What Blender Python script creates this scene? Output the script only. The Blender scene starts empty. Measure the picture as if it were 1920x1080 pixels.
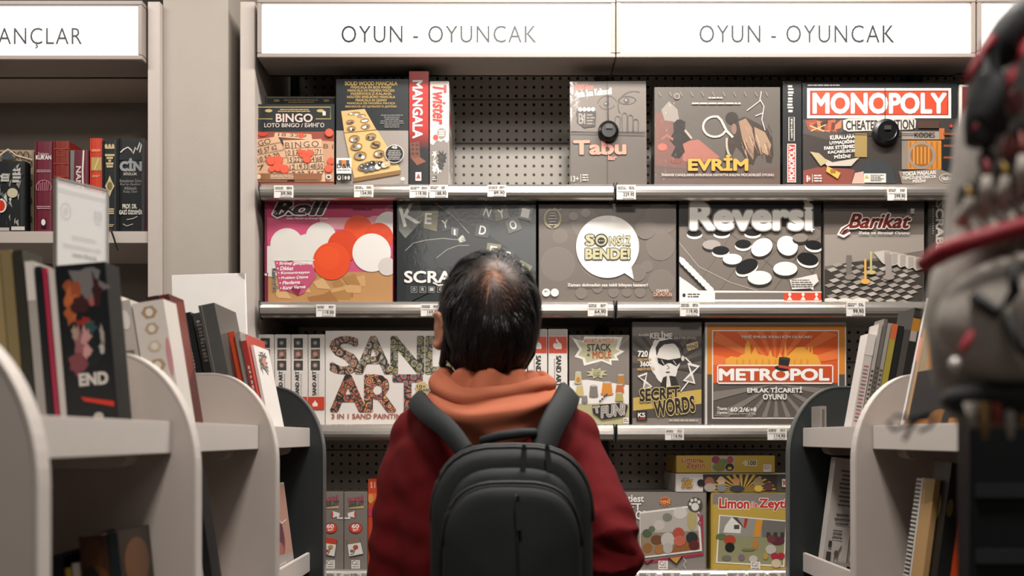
import bpy, bmesh, math, random
from mathutils import Vector, Matrix, noise
PI = math.pi
random.seed(7)
SC = bpy.context.scene
COL = SC.collection
# ------------------------------------------------------------------ camera, world, lights, exposure
HC, CY, F = 1.35, -2.5, 1800.0          # camera height, camera Y, focal length in pixels of a 1920 frame
HZ = 820                                 # picture row of the horizon
cam_d = bpy.data.cameras.new('camera'); cam = bpy.data.objects.new('camera', cam_d); COL.objects.link(cam)
cam.location = (0, CY, HC); cam.rotation_euler = (PI/2, 0, 0)
cam_d.sensor_width = 36; cam_d.lens = 36*F/1920; cam_d.shift_y = (HZ-540)/1920
cam_d.clip_start = .02
cam_d.dof.use_dof = True; cam_d.dof.focus_distance = 2.25; cam_d.dof.aperture_fstop = 3.4
SC.camera = cam
w = bpy.data.worlds.new('shop_ambient'); SC.world = w; w.use_nodes = True
w.node_tree.nodes['Background'].inputs[0].default_value = (.55, .72, 1, 1)
w.node_tree.nodes['Background'].inputs[1].default_value = .012
def lamp(name, loc, aim, power, sx, sy, colr=(1, .93, .86), spread=PI):
    d = bpy.data.lights.new(name, 'AREA'); d.shape = 'RECTANGLE'; d.size = sx; d.size_y = sy
    d.energy = power; d.color = colr; d.spread = spread
    o = bpy.data.objects.new(name, d); COL.objects.link(o); o.location = loc
    o.rotation_euler = (Vector(aim)-Vector(loc)).to_track_quat('-Z', 'Y').to_euler(); return o
lamp('ceiling_lamp_shelves', (.45, -.62, 2.96), (.45, -.4, 0), 52, 1.6, .16)
lamp('ceiling_lamp_left', (-1.5, -.75, 2.96), (-1.5, -.3, 1), 15, .9, .16)
lamp('ceiling_lamp_aisle', (.1, -2.05, 2.96), (.1, -1.5, 1.0), 30, .32, .32)
lamp('ceiling_lamp_far', (.3, -4.6, 2.96), (.1, 0, 1.5), 20, 2.0, .8)
VS = SC.view_settings
SC.display_settings.display_device = 'sRGB'
VS.view_transform = 'Standard'; VS.look = 'None'; VS.gamma = 1; VS.use_curve_mapping = False; VS.exposure = 0.15
# ------------------------------------------------------------------ helpers
def lin(c):
    return c/12.92 if c <= .04045 else ((c+.055)/1.055)**2.4
def rgb(h):
    h = h.lstrip('#'); return tuple(lin(int(h[i:i+2], 16)/255) for i in (0, 2, 4))
_M = {}
def M(h, rough=.5, coat=0.0, metal=0.0, var=.05, scale=25, bump=0.0, bscale=120, emit=0, spec=.5, wrap=0):
    key = (h, rough, coat, metal, var, scale, bump, bscale, emit, spec, wrap)
    if key in _M: return _M[key]
    m = bpy.data.materials.new('surface_'+h.lstrip('#')); m.use_nodes = True; nt = m.node_tree
    b = nt.nodes['Principled BSDF']; c = rgb(h)
    b.inputs['Roughness'].default_value = rough; b.inputs['Metallic'].default_value = metal
    b.inputs['Specular IOR Level'].default_value = spec
    if coat:
        b.inputs['Coat Weight'].default_value = coat; b.inputs['Coat Roughness'].default_value = .12
    tc = nt.nodes.new('ShaderNodeTexCoord'); nz = nt.nodes.new('ShaderNodeTexNoise'); nz.inputs['Scale'].default_value = scale
    nt.links.new(tc.outputs['Object'], nz.inputs['Vector'])
    mx = nt.nodes.new('ShaderNodeMix'); mx.data_type = 'RGBA'
    mx.inputs['A'].default_value = tuple(max(0, x*(1-var)) for x in c)+(1,)
    mx.inputs['B'].default_value = tuple(min(1, x*(1+var)) for x in c)+(1,)
    nt.links.new(nz.outputs['Fac'], mx.inputs['Factor']); nt.links.new(mx.outputs['Result'], b.inputs['Base Color'])
    if bump:
        n2 = nt.nodes.new('ShaderNodeTexNoise'); n2.inputs['Scale'].default_value = bscale; n2.inputs['Detail'].default_value = 4
        nt.links.new(tc.outputs['Object'], n2.inputs['Vector'])
        bp = nt.nodes.new('ShaderNodeBump'); bp.inputs['Strength'].default_value = bump; bp.inputs['Distance'].default_value = .002
        nt.links.new(n2.outputs['Fac'], bp.inputs['Height']); nt.links.new(bp.outputs['Normal'], b.inputs['Normal'])
    if wrap:                                            # crinkled clear film over the print
        n2 = nt.nodes.new('ShaderNodeTexNoise'); n2.inputs['Scale'].default_value = 38; n2.inputs['Detail'].default_value = 5; n2.inputs['Distortion'].default_value = 1.5
        nt.links.new(tc.outputs['Object'], n2.inputs['Vector'])
        bp = nt.nodes.new('ShaderNodeBump'); bp.inputs['Strength'].default_value = wrap*.5; bp.inputs['Distance'].default_value = .006
        nt.links.new(n2.outputs['Fac'], bp.inputs['Height']); nt.links.new(bp.outputs['Normal'], b.inputs['Coat Normal'])
        b.inputs['Coat Weight'].default_value = .45; b.inputs['Coat Roughness'].default_value = .06
    if emit:
        b.inputs['Emission Color'].default_value = c+(1,); b.inputs['Emission Strength'].default_value = emit
    _M[key] = m; return m
def mandala(h1, h2, h3, scale=55):
    key = ('mandala', h1, h2, h3, scale)
    if key in _M: return _M[key]
    m = bpy.data.materials.new('mandala_print'); m.use_nodes = True; nt = m.node_tree; b = nt.nodes['Principled BSDF']
    tc = nt.nodes.new('ShaderNodeTexCoord'); v = nt.nodes.new('ShaderNodeTexVoronoi'); v.inputs['Scale'].default_value = scale
    v2 = nt.nodes.new('ShaderNodeTexVoronoi'); v2.feature = 'DISTANCE_TO_EDGE'; v2.inputs['Scale'].default_value = scale
    r = nt.nodes.new('ShaderNodeValToRGB'); r.color_ramp.interpolation = 'CONSTANT'
    e = r.color_ramp.elements; e[0].color = rgb(h1)+(1,); e[1].position = .35; e[1].color = rgb(h2)+(1,)
    x = e.new(.65); x.color = rgb(h3)+(1,)
    wv = nt.nodes.new('ShaderNodeMath'); wv.operation = 'MULTIPLY'; wv.inputs[1].default_value = 3.2
    fr = nt.nodes.new('ShaderNodeMath'); fr.operation = 'FRACT'
    lt = nt.nodes.new('ShaderNodeMath'); lt.operation = 'LESS_THAN'; lt.inputs[1].default_value = .06
    mx = nt.nodes.new('ShaderNodeMix'); mx.data_type = 'RGBA'; mx.inputs['B'].default_value = rgb('#2a2624')+(1,)
    nt.links.new(tc.outputs['Object'], v.inputs['Vector']); nt.links.new(tc.outputs['Object'], v2.inputs['Vector'])
    nt.links.new(v.outputs['Distance'], wv.inputs[0]); nt.links.new(wv.outputs[0], fr.inputs[0]); nt.links.new(fr.outputs[0], r.inputs['Fac'])
    nt.links.new(v2.outputs['Distance'], lt.inputs[0]); nt.links.new(lt.outputs[0], mx.inputs['Factor'])
    nt.links.new(r.outputs['Color'], mx.inputs['A']); nt.links.new(mx.outputs['Result'], b.inputs['Base Color'])
    b.inputs['Roughness'].default_value = .4
    _M[key] = m; return m
def gradient(h1, h2, z0, z1, rough=.35, wrap=0):       # a printed two-colour fade along local z
    m = bpy.data.materials.new('fade_print'); m.use_nodes = True; nt = m.node_tree; b = nt.nodes['Principled BSDF']
    tc = nt.nodes.new('ShaderNodeTexCoord'); s = nt.nodes.new('ShaderNodeSeparateXYZ'); mr = nt.nodes.new('ShaderNodeMapRange')
    mr.inputs['From Min'].default_value = z0; mr.inputs['From Max'].default_value = z1
    mx = nt.nodes.new('ShaderNodeMix'); mx.data_type = 'RGBA'; mx.inputs['A'].default_value = rgb(h1)+(1,); mx.inputs['B'].default_value = rgb(h2)+(1,)
    nt.links.new(tc.outputs['Object'], s.inputs[0]); nt.links.new(s.outputs['Z'], mr.inputs['Value']); nt.links.new(mr.outputs['Result'], mx.inputs['Factor'])
    nt.links.new(mx.outputs['Result'], b.inputs['Base Color']); b.inputs['Roughness'].default_value = rough
    if wrap: b.inputs['Coat Weight'].default_value = 1; b.inputs['Coat Roughness'].default_value = .08
    return m
def X(px, Z): return (px-960)*Z/F
def H(py, Z): return HC+(HZ-py)*Z/F
def thing(name, label, cat, loc=(0, 0, 0), rot=(0, 0, 0), group=None):
    o = bpy.data.objects.new(name, None); COL.objects.link(o); o.empty_display_size = .05
    o.location = loc; o.rotation_euler = rot; o['label'] = label; o['category'] = cat
    if group: o['group'] = group
    return o
def tag(o, label, cat, group=None):
    o['label'] = label; o['category'] = cat
    if group: o['group'] = group
    return o
def mesh(name, verts, faces, mats, parent=None, midx=None, smooth=False):
    me = bpy.data.meshes.new(name); me.from_pydata(verts, [], faces); 
    for m in (mats if isinstance(mats, list) else [mats]): me.materials.append(m)
    if midx: me.polygons.foreach_set('material_index', midx)
    if smooth: me.polygons.foreach_set('use_smooth', [True]*len(me.polygons))
    me.update(); o = bpy.data.objects.new(name, me); COL.objects.link(o)
    if parent: o.parent = parent
    return o
def from_bm(name, bm, mats, parent=None, smooth=False):
    me = bpy.data.meshes.new(name); bmesh.ops.recalc_face_normals(bm, faces=bm.faces); bm.to_mesh(me); bm.free()
    for m in (mats if isinstance(mats, list) else [mats]): me.materials.append(m)
    if smooth: me.polygons.foreach_set('use_smooth', [True]*len(me.polygons))
    o = bpy.data.objects.new(name, me); COL.objects.link(o)
    if parent: o.parent = parent
    return o
def bm_box(bm, x0, x1, y0, y1, z0, z1, bev=0, mi=0):
    r = bmesh.ops.create_cube(bm, size=1)
    for v in r['verts']:
        v.co = Vector(((x0+x1)/2+v.co.x*(x1-x0), (y0+y1)/2+v.co.y*(y1-y0), (z0+z1)/2+v.co.z*(z1-z0)))
    fs = set(f for v in r['verts'] for f in v.link_faces)
    for f in fs: f.material_index = mi
    if bev:
        es = list(set(e for v in r['verts'] for e in v.link_edges))
        bmesh.ops.bevel(bm, geom=es, offset=bev, segments=2, affect='EDGES', material=mi)
def box(name, x0, x1, y0, y1, z0, z1, mat, parent=None, bev=0):
    bm = bmesh.new(); bm_box(bm, x0, x1, y0, y1, z0, z1, bev); return from_bm(name, bm, mat, parent)
def bm_prism(bm, pts, a0, a1, axis='Y', mi=0):          # pts in the plane across the axis
    def P(u, v, a):
        return (u, a, v) if axis == 'Y' else ((a, u, v) if axis == 'X' else (u, v, a))
    A = [bm.verts.new(P(u, v, a0)) for u, v in pts]; B = [bm.verts.new(P(u, v, a1)) for u, v in pts]
    fs = [bm.faces.new(A), bm.faces.new(B[::-1])]
    n = len(pts)
    for i in range(n): fs.append(bm.faces.new((A[i], B[i], B[(i+1) % n], A[(i+1) % n])))
    for f in fs: f.material_index = mi
def bm_tube(bm, pts, r, n=8, closed=False, mi=0):
    pts = [Vector(p) for p in pts]; N = len(pts); rings = []
    for i, p in enumerate(pts):
        a = pts[(i-1) % N] if (closed or i) else p; b = pts[(i+1) % N] if (closed or i < N-1) else p
        t = (b-a).normalized(); up = Vector((0, 0, 1)) if abs(t.z) < .9 else Vector((1, 0, 0))
        s = t.cross(up).normalized(); u = s.cross(t)
        rr = r[i] if isinstance(r, (list, tuple)) else r
        rings.append([bm.verts.new(p+(s*math.cos(2*PI*k/n)+u*math.sin(2*PI*k/n))*rr) for k in range(n)])
    for i in range(N if closed else N-1):
        A, B = rings[i], rings[(i+1) % N]
        for k in range(n):
            f = bm.faces.new((A[k], A[(k+1) % n], B[(k+1) % n], B[k])); f.material_index = mi; f.smooth = True
    if not closed:
        bm.faces.new(rings[0][::-1]).material_index = mi; bm.faces.new(rings[-1]).material_index = mi
def bm_cone(bm, p, d, r0, r1, L, n=10, mi=0):
    d = Vector(d).normalized(); bm_tube(bm, [Vector(p), Vector(p)+d*L], [r0, r1], n, mi=mi)
def bm_ball(bm, c, rx, ry, rz, seg=16, mat4=None, mi=0):
    r = bmesh.ops.create_uvsphere(bm, u_segments=seg, v_segments=max(6, seg*2//3), radius=1)
    for v in r['verts']:
        q = Vector((v.co.x*rx, v.co.y*ry, v.co.z*rz))
        v.co = Vector(c)+(mat4 @ q if mat4 else q)
    for f in set(f for v in r['verts'] for f in v.link_faces): f.smooth = True; f.material_index = mi
# ---- lettering
_G = {}
def glyphs(s, off, shear, space):
    k = (s, off, shear, space)
    if k not in _G:
        c = bpy.data.curves.new('lettering', 'FONT'); c.body = s; c.offset = off; c.shear = shear; c.space_character = space; c.resolution_u = 3
        c.align_x = 'CENTER'
        o = bpy.data.objects.new('lettering', c); COL.objects.link(o)
        m = o.to_mesh(); _G[k] = ([(v.co.x, v.co.y) for v in m.vertices], [tuple(p.vertices) for p in m.polygons])
        o.to_mesh_clear(); bpy.data.objects.remove(o); bpy.data.curves.remove(c)
    return _G[k]
EPS = .00005
class Art:
    """Printed layers on one face of a thing. at(x, y, e): point of the face at picture coordinates, lifted e off it."""
    def __init__(s, at, rough=.35, wrap=0, coat=0):
        s.at = at; s.e = .0004; s.clip = None; s.kw = dict(rough=rough, wrap=wrap, coat=coat); s.d = {'cover_print': [[], [], [], []], 'lettering': [[], [], [], []]}
    def _add(s, which, pts, faces, colr, lv=None):
        V, Fc, mi, mats = s.d[which]
        m = colr if not isinstance(colr, str) else M(colr, var=.03, **s.kw)
        if m not in mats: mats.append(m)
        n = len(V); s.e += EPS
        V += [s.at(x, y, s.e+(lv[i]*3e-6 if lv else 0)) for i, (x, y) in enumerate(pts)]; Fc += [tuple(i+n for i in f) for f in faces]; mi += [mats.index(m)]*len(faces)
    def poly(s, pts, c):
        if s.clip:
            x0, y0, x1, y1 = s.clip
            for ax, lim, sg in ((0, x0, 1), (0, x1, -1), (1, y0, 1), (1, y1, -1)):
                out = []
                for i, p in enumerate(pts):
                    q = pts[i-1]; ip, iq = (p[ax]-lim)*sg >= 0, (q[ax]-lim)*sg >= 0
                    if ip != iq:
                        f = (lim-q[ax])/(p[ax]-q[ax]); out.append((q[0]+(p[0]-q[0])*f, q[1]+(p[1]-q[1])*f))
                    if ip: out.append(p)
                pts = out
                if len(pts) < 3: return s
        s._add('cover_print', pts, [tuple(range(len(pts)))], c); return s
    def rect(s, x0, y0, x1, y1, c): return s.poly([(x0, y0), (x1, y0), (x1, y1), (x0, y1)], c)
    def ell(s, cx, cy, rx, ry, c, rot=0, n=28, a0=0, a1=360):
        ca, sa = math.cos(math.radians(rot)), math.sin(math.radians(rot)); P = []
        full = a1-a0 >= 360
        for i in range(n+(0 if full else 1)):
            t = math.radians(a0+(a1-a0)*i/n); x, y = rx*math.cos(t), ry*math.sin(t); P.append((cx+x*ca-y*sa, cy+x*sa+y*ca))
        return s.poly(P, c)
    def star(s, cx, cy, rx, ry, n, c, inner=.6, rot=0, jit=0, seed=1):
        R = random.Random(seed); P = []
        for i in range(2*n):
            k = (1 if i % 2 == 0 else inner)*(1+jit*(R.random()-.5)); t = rot+PI*i/n; P.append((cx+rx*k*math.cos(t), cy+ry*k*math.sin(t)))
        return s.poly(P, c)
    def line(s, pts, wd, c, closed=False):
        N = len(pts); L = []; Rr = []
        for i, (x, y) in enumerate(pts):
            a = pts[(i-1) % N] if (closed or i) else pts[i]; b = pts[(i+1) % N] if (closed or i < N-1) else pts[i]
            dx, dy = b[0]-a[0], b[1]-a[1]; l = math.hypot(dx, dy) or 1; nx, ny = -dy/l*wd/2, dx/l*wd/2
            L.append((x+nx, y+ny)); Rr.append((x-nx, y-ny))
        fs = [(i, (i+1) % N, N+(i+1) % N, N+i) for i in range(N if closed else N-1)]
        if s.clip:
            e0 = s.e+EPS
            for f in fs: s.e = e0-EPS; s.poly([(L+Rr)[i] for i in f], c)
            s.e = e0; return s
        s._add('cover_print', L+Rr, fs, c); return s
    def frame(s, x0, y0, x1, y1, wd, c): return s.line([(x0, y0), (x1, y0), (x1, y1), (x0, y1)], wd*1.3, c, True)
    def arc(s, cx, cy, rx, ry, a0, a1, wd, c, n=20):
        return s.line([(cx+rx*math.cos(math.radians(a0+(a1-a0)*i/n)), cy+ry*math.sin(math.radians(a0+(a1-a0)*i/n))) for i in range(n+1)], wd, c)
    def text(s, t, x0, y0, x1, y1, c, b=0, sh=0, v=0, ang=0, out=None, ow=.05, sp=1, arch=0, keep=None):
        base, _ = glyphs(t, 0, sh, sp)
        def rot(p): return p if v == 0 else ((-p[1], p[0]) if v == 90 else (p[1], -p[0]))
        q = [rot(p) for p in base]; xs = [p[0] for p in q]; ys = [p[1] for p in q]
        X0, X1, Y0, Y1 = min(xs), max(xs), min(ys), max(ys); kx = (x1-x0)/max(X1-X0, 1e-6); ky = (y1-y0)/max(Y1-Y0, 1e-6)
        if keep:                                      # same scale both ways, cap line .. base line at keep
            ky = (keep[1]-keep[0])/.69; yb = keep[1]
        ca, sa = math.cos(math.radians(ang)), math.sin(math.radians(ang)); mx, my = (x0+x1)/2, (y0+y1)/2
        g, fs = base, glyphs(t, 0, sh, sp)[1]
        for off, cc, nd in (([(b+ow, out, 12)] if out else []) + [(b, c, 8 if (x1-x0)*(y1-y0) > 500 else 4)]):
            s.e += EPS
            sh_ = [(0, 0)]+([(off*math.cos(2*PI*(k+.5)/nd), off*math.sin(2*PI*(k+.5)/nd)) for k in range(nd)] if off > .004 else [])
            P = []; Fa = []; lv = []
            for gi, (ox, oy) in enumerate(sh_):
                n0 = len(P)
                for p in g:
                    a, d = rot((p[0]+ox, p[1]+oy)); x = x0+(a-X0)*kx; y = (y1-(d-Y0)*ky) if not keep else yb-d*ky
                    dx, dy = x-mx, y-my; P.append((mx+dx*ca-dy*sa, my+dx*sa+dy*ca)); lv.append(gi)
                Fa += [tuple(i+n0 for i in f) for f in fs]
            s._add('lettering', P, Fa, cc, lv)
        return s
    def fine(s, x0, y0, x1, y1, n, c, seed=1, ragged=.3, wd=.5, align='l'):   # lines of print too small to read
        R = random.Random(seed); h = (y1-y0)/n
        for i in range(n):
            l = (x1-x0)*(1-ragged*R.random()); a = x0 if align == 'l' else (x0+x1-l)/2
            x = a
            while x < a+l-min(1, .04*(x1-x0)):
                ww = min((1.5+R.random()*4)*h*.5, a+l-x)
                s.rect(x, y0+i*h+h*.2, x+ww, y0+i*h+h*(.2+wd), c); x += ww+h*.25
        return s
    def build(s, parent, off=(0, 0, 0)):
        o = Vector(off)
        for k in s.d:
            V, Fc, mi, mats = s.d[k]
            if Fc: mesh(k, [Vector(p)-o for p in V], Fc, mats, parent, mi)
def front(Z):
    return lambda x, y, e: Vector((X(x, Z), Z+CY-e, H(y, Z)))
# ------------------------------------------------------------------ room shell
def struct(o): o['kind'] = 'structure'; return o
struct(box('floor', -3.2, 3.4, -6.5, 1.2, -.1, 0, M('#6d655d', .35, var=.1, scale=6)))
struct(box('ceiling', -3.2, 3.4, -6.5, 1.2, 3.0, 3.1, M('#57544f', .9)))
struct(box('wall_back', -3.2, 3.4, .62, .74, 0, 3.0, M('#5b5751', .85, bump=.2)))
struct(box('wall_left', -3.3, -3.2, -6.5, 1.2, 0, 3.0, M('#6d675f', .85)))
struct(box('wall_right', 3.4, 3.5, -6.5, 1.2, 0, 3.0, M('#6d675f', .85)))
struct(box('wall_front', -3.2, 3.4, -6.6, -6.5, 0, 3.0, M('#4a4642', .85)))
WHITE = M('#b3aaa3', .45, var=.03, bump=.08, bscale=400)
struct(box('wall_pillar', X(306, 2.52), X(428, 2.52), .02, .62, 0, 3.0, M('#a0988f', .6, var=.03, bump=.15, bscale=260)))
# ------------------------------------------------------------------ shelving bays
PX = .5*2.5/900                                    # metres per picture pixel on the plane of the shelf fronts (Z = 2.5)
DECK = [2.003, 1.697, 1.377, .999, .60, .2]
def peg_mat():
    m = bpy.data.materials.new('perforated_steel'); m.use_nodes = True; nt = m.node_tree; b = nt.nodes['Principled BSDF']
    tc = nt.nodes.new('ShaderNodeTexCoord'); s = nt.nodes.new('ShaderNodeSeparateXYZ'); nt.links.new(tc.outputs['Object'], s.inputs[0])
    def mth(op, a, bb=None):
        n = nt.nodes.new('ShaderNodeMath'); n.operation = op
        for i, x in enumerate((a, bb)):
            if x is None: continue
            if isinstance(x, (int, float)): n.inputs[i].default_value = x
            else: nt.links.new(x, n.inputs[i])
        return n.outputs[0]
    def cell(o): return mth('SUBTRACT', mth('FRACT', mth('MULTIPLY', o, 1/.0262)), .5)
    cx, cz = cell(s.outputs['X']), cell(s.outputs['Z'])
    d = mth('SQRT', mth('ADD', mth('MULTIPLY', cx, cx), mth('MULTIPLY', cz, cz)))
    # every sixth row is a plain seam between two perforated panels
    row = mth('FRACT', mth('MULTIPLY', s.outputs['Z'], 1/(.0262*5)))
    seam = mth('LESS_THAN', row, .035)
    hole = mth('LESS_THAN', d, .17)
    dark = mth('MAXIMUM', hole, mth('MULTIPLY', seam, .75))
    mx = nt.nodes.new('ShaderNodeMix'); mx.data_type = 'RGBA'; mx.inputs['A'].default_value = rgb('#b4aea6')+(1,); mx.inputs['B'].default_value = rgb('#0b0f12')+(1,)
    nt.links.new(dark, mx.inputs['Factor']); nt.links.new(mx.outputs['Result'], b.inputs['Base Color'])
    b.inputs['Roughness'].default_value = .38; b.inputs['Metallic'].default_value = .25
    return m
PEG = peg_mat()
STEEL = M('#a19b94', .4, metal=.15, var=.03)
RAIL = M('#b5afa8', .24, metal=.75, var=.03, bump=.05, bscale=60)
DARK = M('#23282a', .5)
RP = [(.02, .004), (.004, .006), (-.005, .003), (-.011, -.004), (-.0145, -.012), (-.0155, -.02), (-.014, -.027), (-.010, -.0325), (-.003, -.036), (.006, -.037), (.006, -.033), (.02, -.02)]
def bay(x0, x1, label):
    t = thing('shelving_bay', label, 'shelving', ((x0+x1)/2, .2, 0))
    o = t.location
    def loc(ob): ob.location -= o; ob.parent = t; return ob
    bp = loc(box('back_panel', x0, x1, .372, .39, .1, 2.47, PEG))
    for x in (x0, x1-.018): loc(box('upright', x, x+.018, .345, .372, 0, 2.48, DARK))
    loc(box('light_blocker', x0, x1, .112, .39, 2.462, 2.48, STEEL))  # unseen cover added to stop lamp light leaking in behind the sign
    loc(box('plinth', x0+.002, x1-.002, .0, .372, 0, .1, DARK))
    for z in DECK:
        sh = loc(box('shelf_deck', x0+.002, x1-.002, .006, .37, z-.018, z, STEEL))
        bm = bmesh.new(); bm_prism(bm, RP, x0+.004, x1-.002, 'X')
        r = from_bm('price_rail', bm, RAIL, None); r.location = Vector((0, 0, z+.001))-o; r.parent = t
        r.parent = sh; r.location = (0, 0, z+.001)
        for x in (x0+.0015, x1-.0035):
            e = box('rail_end_cap', x, x+.002, -.017, .02, z-.039, z+.007, DARK); e.parent = sh
    return t
bay((487-960)*PX, (1152-960)*PX, 'left grey shelving bay with the perforated back, behind the person')
bay((1154-960)*PX, (1822-960)*PX, 'right grey shelving bay holding the red banner game on its top shelf')
bay((1824-960)*PX, (2490-960)*PX, 'grey shelving bay at the far right, mostly behind the hanging bag')
struct(box('trim_1', X(450, 2.5), X(478, 2.5), 0, .42, 0, 2.485, WHITE, None, .0015))
# ------------------------------------------------------------------ wall bookcase at the left
t = thing('bookcase', 'pale wall bookcase at the left with dictionaries on its shelf', 'bookcase', (-1.45, .15, 0))
def bc(name, *a, mat=WHITE, bev=.001):
    ob = box(name, *a, mat, None, bev); ob.location = -t.location; ob.parent = t; return ob
XR0, XR1, XL = X(277, 2.5), X(300, 2.5), -2.05
bc('side_panel', XR0, XR1, 0, .34, 0, H(3, 2.5)); bc('side_panel', XL-.03, XL, 0, .34, 0, H(3, 2.5))
bc('back_panel', XL, XR0, .30, .315, .05, 2.46, mat=M('#7b746c', .7, var=.04))
bc('top_panel', XL, XR0, .113, .30, 2.325, 2.345, mat=M('#a69b92', .6))
for z in (H(433, 2.5), 1.49, 1.12, .75, .38, .08): bc('shelf', XL, XR0, .004, .30, z-.031, z)
# ------------------------------------------------------------------ illuminated signs
def sign(px0, px1, py0, py1, words, tx, label, keepy, glow=1.35):
    x0, x1, z1, z0 = X(px0, 2.5), X(px1, 2.5), H(py0, 2.5), H(py1, 2.5)
    t = thing('illuminated_sign', label, 'sign', ((x0+x1)/2, 0, z0))
    bm = bmesh.new(); f = .0115
    bm_box(bm, x0, x1, -.022, .11, z1-f, z1, .0015); bm_box(bm, x0, x1, -.022, .11, z0, z0+f, .0015)
    bm_box(bm, x0, x0+f, -.022, .11, z0+f, z1-f, .0015); bm_box(bm, x1-f, x1, -.022, .11, z0+f, z1-f, .0015)
    bm_box(bm, x0, x1, .1, .11, z0, z1)
    fr = from_bm('housing', bm, M('#948a83', .45, var=.03)); fr.location = -t.location; fr.parent = t
    p = box('light_panel', x0+f, x1-f, -.014, -.008, z0+f, z1-f, M('#f4f1ec', .5, emit=glow, var=.0)); p.location = -t.location; p.parent = t
    if words:
        a = Art(front(2.5-.0145)); a.text(words, tx[0], keepy[0], tx[1], keepy[1], '#24282a', sp=1.12, b=.004, keep=keepy); a.build(t, t.location)
sign(486, 1152, 4, 114, 'OYUN - OYUNCAK', (640, 1006), 'lit white sign with dark lettering above the left shelving bay', (48, 80))
sign(1154, 1822, 3, 114, 'OYUN - OYUNCAK', (1311, 1677), 'lit white sign with dark lettering above the right shelving bay', (47, 80))
sign(1825, 2490, 3, 110, '', None, 'lit sign at the far right, cut by the hanging bag', None)
sign(-440, 273, 8, 118, 'İNANÇLAR', (-52, 154), 'lit white sign over the bookcase at the left', (52, 83))
# ------------------------------------------------------------------ price cards on the rails
def price(px0, px1, py0, py1, txt, label, zdeck=None):
    Zt = 2.5-.0165; x0, x1, z1, z0 = X(px0, Zt), X(px1, Zt), H(py0, Zt), H(py1, Zt)
    t = thing('price_card', label, 'price tag', ((x0+x1)/2, -.017, z0), group='price cards clipped to the shelf rails')
    c = box('card', x0, x1, -.018, -.0155, z0, z1, M('#d9d5cf', .5)); c.location = -t.location; c.parent = t
    a = Art(front(2.5-.0181)); wd = px1-px0; hh = py1-py0
    a.fine(px0+2, py0+2, px0+wd*.55, py0+hh*.32, 2, '#6a6764', seed=int(px0)); a.fine(px0+wd*.65, py0+2, px1-2, py0+hh*.3, 2, '#6a6764', seed=int(px0)+1)
    a.rect(px0+2, py0+hh*.42, px1-3, py0+hh*.46, '#8a8682'); a.rect(px0+wd*.3, py1-hh*.12, px1-3, py1-hh*.07, '#8a8682')
    if txt: a.text(txt, px0+wd*.35, py0+hh*.52, px1-wd*.08, py0+hh*.8, '#2b2a2a', b=.02)
    a.build(t, t.location)
for a in [(514, 550, 348, 371, '39,90', 'price card below the number game box, leftmost on the top rail'),
          (664, 700, 347, 370, '154,90', 'price card below the wooden pit-and-marble game'),
          (768, 803, 348, 371, '119,90', 'price card under the red and black upright box'),
          (805, 840, 347, 371, '188,90', 'price card under the pale upright box, right of its twin'),
          (914, 949, 347, 369, '89,90', 'price card under the empty stretch of perforated panel'),
          (1156, 1192, 347, 374, '229,90', 'price card at the left end of the right bay top rail'),
          (1664, 1700, 352, 376, '299,90', 'price card below the red banner game box'),
          (593, 629, 571, 594, '119,90', 'price card below the pink box of balls'),
          (789, 825, 570, 593, '169,90', 'price card beside the person\'s head on the middle rail'),
          (1102, 1139, 568, 593, '64,90', 'price card below the speech bubble box'),
          (1275, 1311, 567, 593, '119,90', 'price card at the left corner under the black and white disc game'),
          (1587, 1622, 566, 593, '99,90', 'blank-looking price card under the grid board box'),
          (1247, 1282, 804, 825, '114,90', 'price card below the sunglasses face box'),
          (1439, 1475, 802, 825, '114,90', 'price card below the orange skyline box'),
          (610, 643, 1073, 1096, '29,90', 'price card at lower left beside the dark rack end'),
          (655, 690, 1073, 1096, '29,90', 'price card at lower left nearest the person'),
          (1197, 1232, 1073, 1096, '59,90', 'leftmost of the price cards right of the person on the bottom rail'),
          (1241, 1276, 1073, 1096, '59,90', 'second price card right of the person on the bottom rail'),
          (1297, 1331, 1073, 1096, '49,90', 'third price card right of the person on the bottom rail'),
          (1363, 1398, 1073, 1096, '49,90', 'fourth price card right of the person on the bottom rail'),
          (1402, 1436, 1073, 1096, '49,90', 'fifth price card right of the person on the bottom rail'),
          (1441, 1476, 1073, 1096, '49,90', 'rightmost price card on the bottom rail, by the dark rack end')]: price(*a)
def vt(a, x0, y0, x1, y1, c, n):                       # a column of upright print too small or blurred to read
    R = random.Random(n+int(x0)); h = (y1-y0)/n
    for i in range(n): a.rect(x0+(x1-x0)*.2*R.random(), y0+i*h, x1-(x1-x0)*.25*R.random(), y0+i*h+h*(.45+.35*R.random()), c)
# ------------------------------------------------------------------ game boxes
def game_box(label, px0, py0, px1, zb, depth, colr, Z=2.53, cat='game box', name='game_box', group=None, wrap=0, pyb=None, rough=.4):
    x0, x1, zt = X(px0, Z), X(px1, Z), H(py0, Z)
    if pyb: zb = H(pyb, Z)
    t = thing(name, label, cat, ((x0+x1)/2, Z+CY+depth/2, zb), group=group)
    bm = bmesh.new(); bm_box(bm, x0, x1, Z+CY, Z+CY+depth, zb+.0005, zt, .0012)
    for v in bm.verts: v.co -= t.location
    from_bm('carton', bm, M(colr, rough, wrap=wrap), t)
    a = Art(front(Z), rough=rough, wrap=wrap); a.clip = (px0+.4, py0+.4, px1-.4, HZ-(zb+.0008-HC)*F/Z); return t, a
D1, D2, D3, D4 = DECK[:4]
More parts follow.
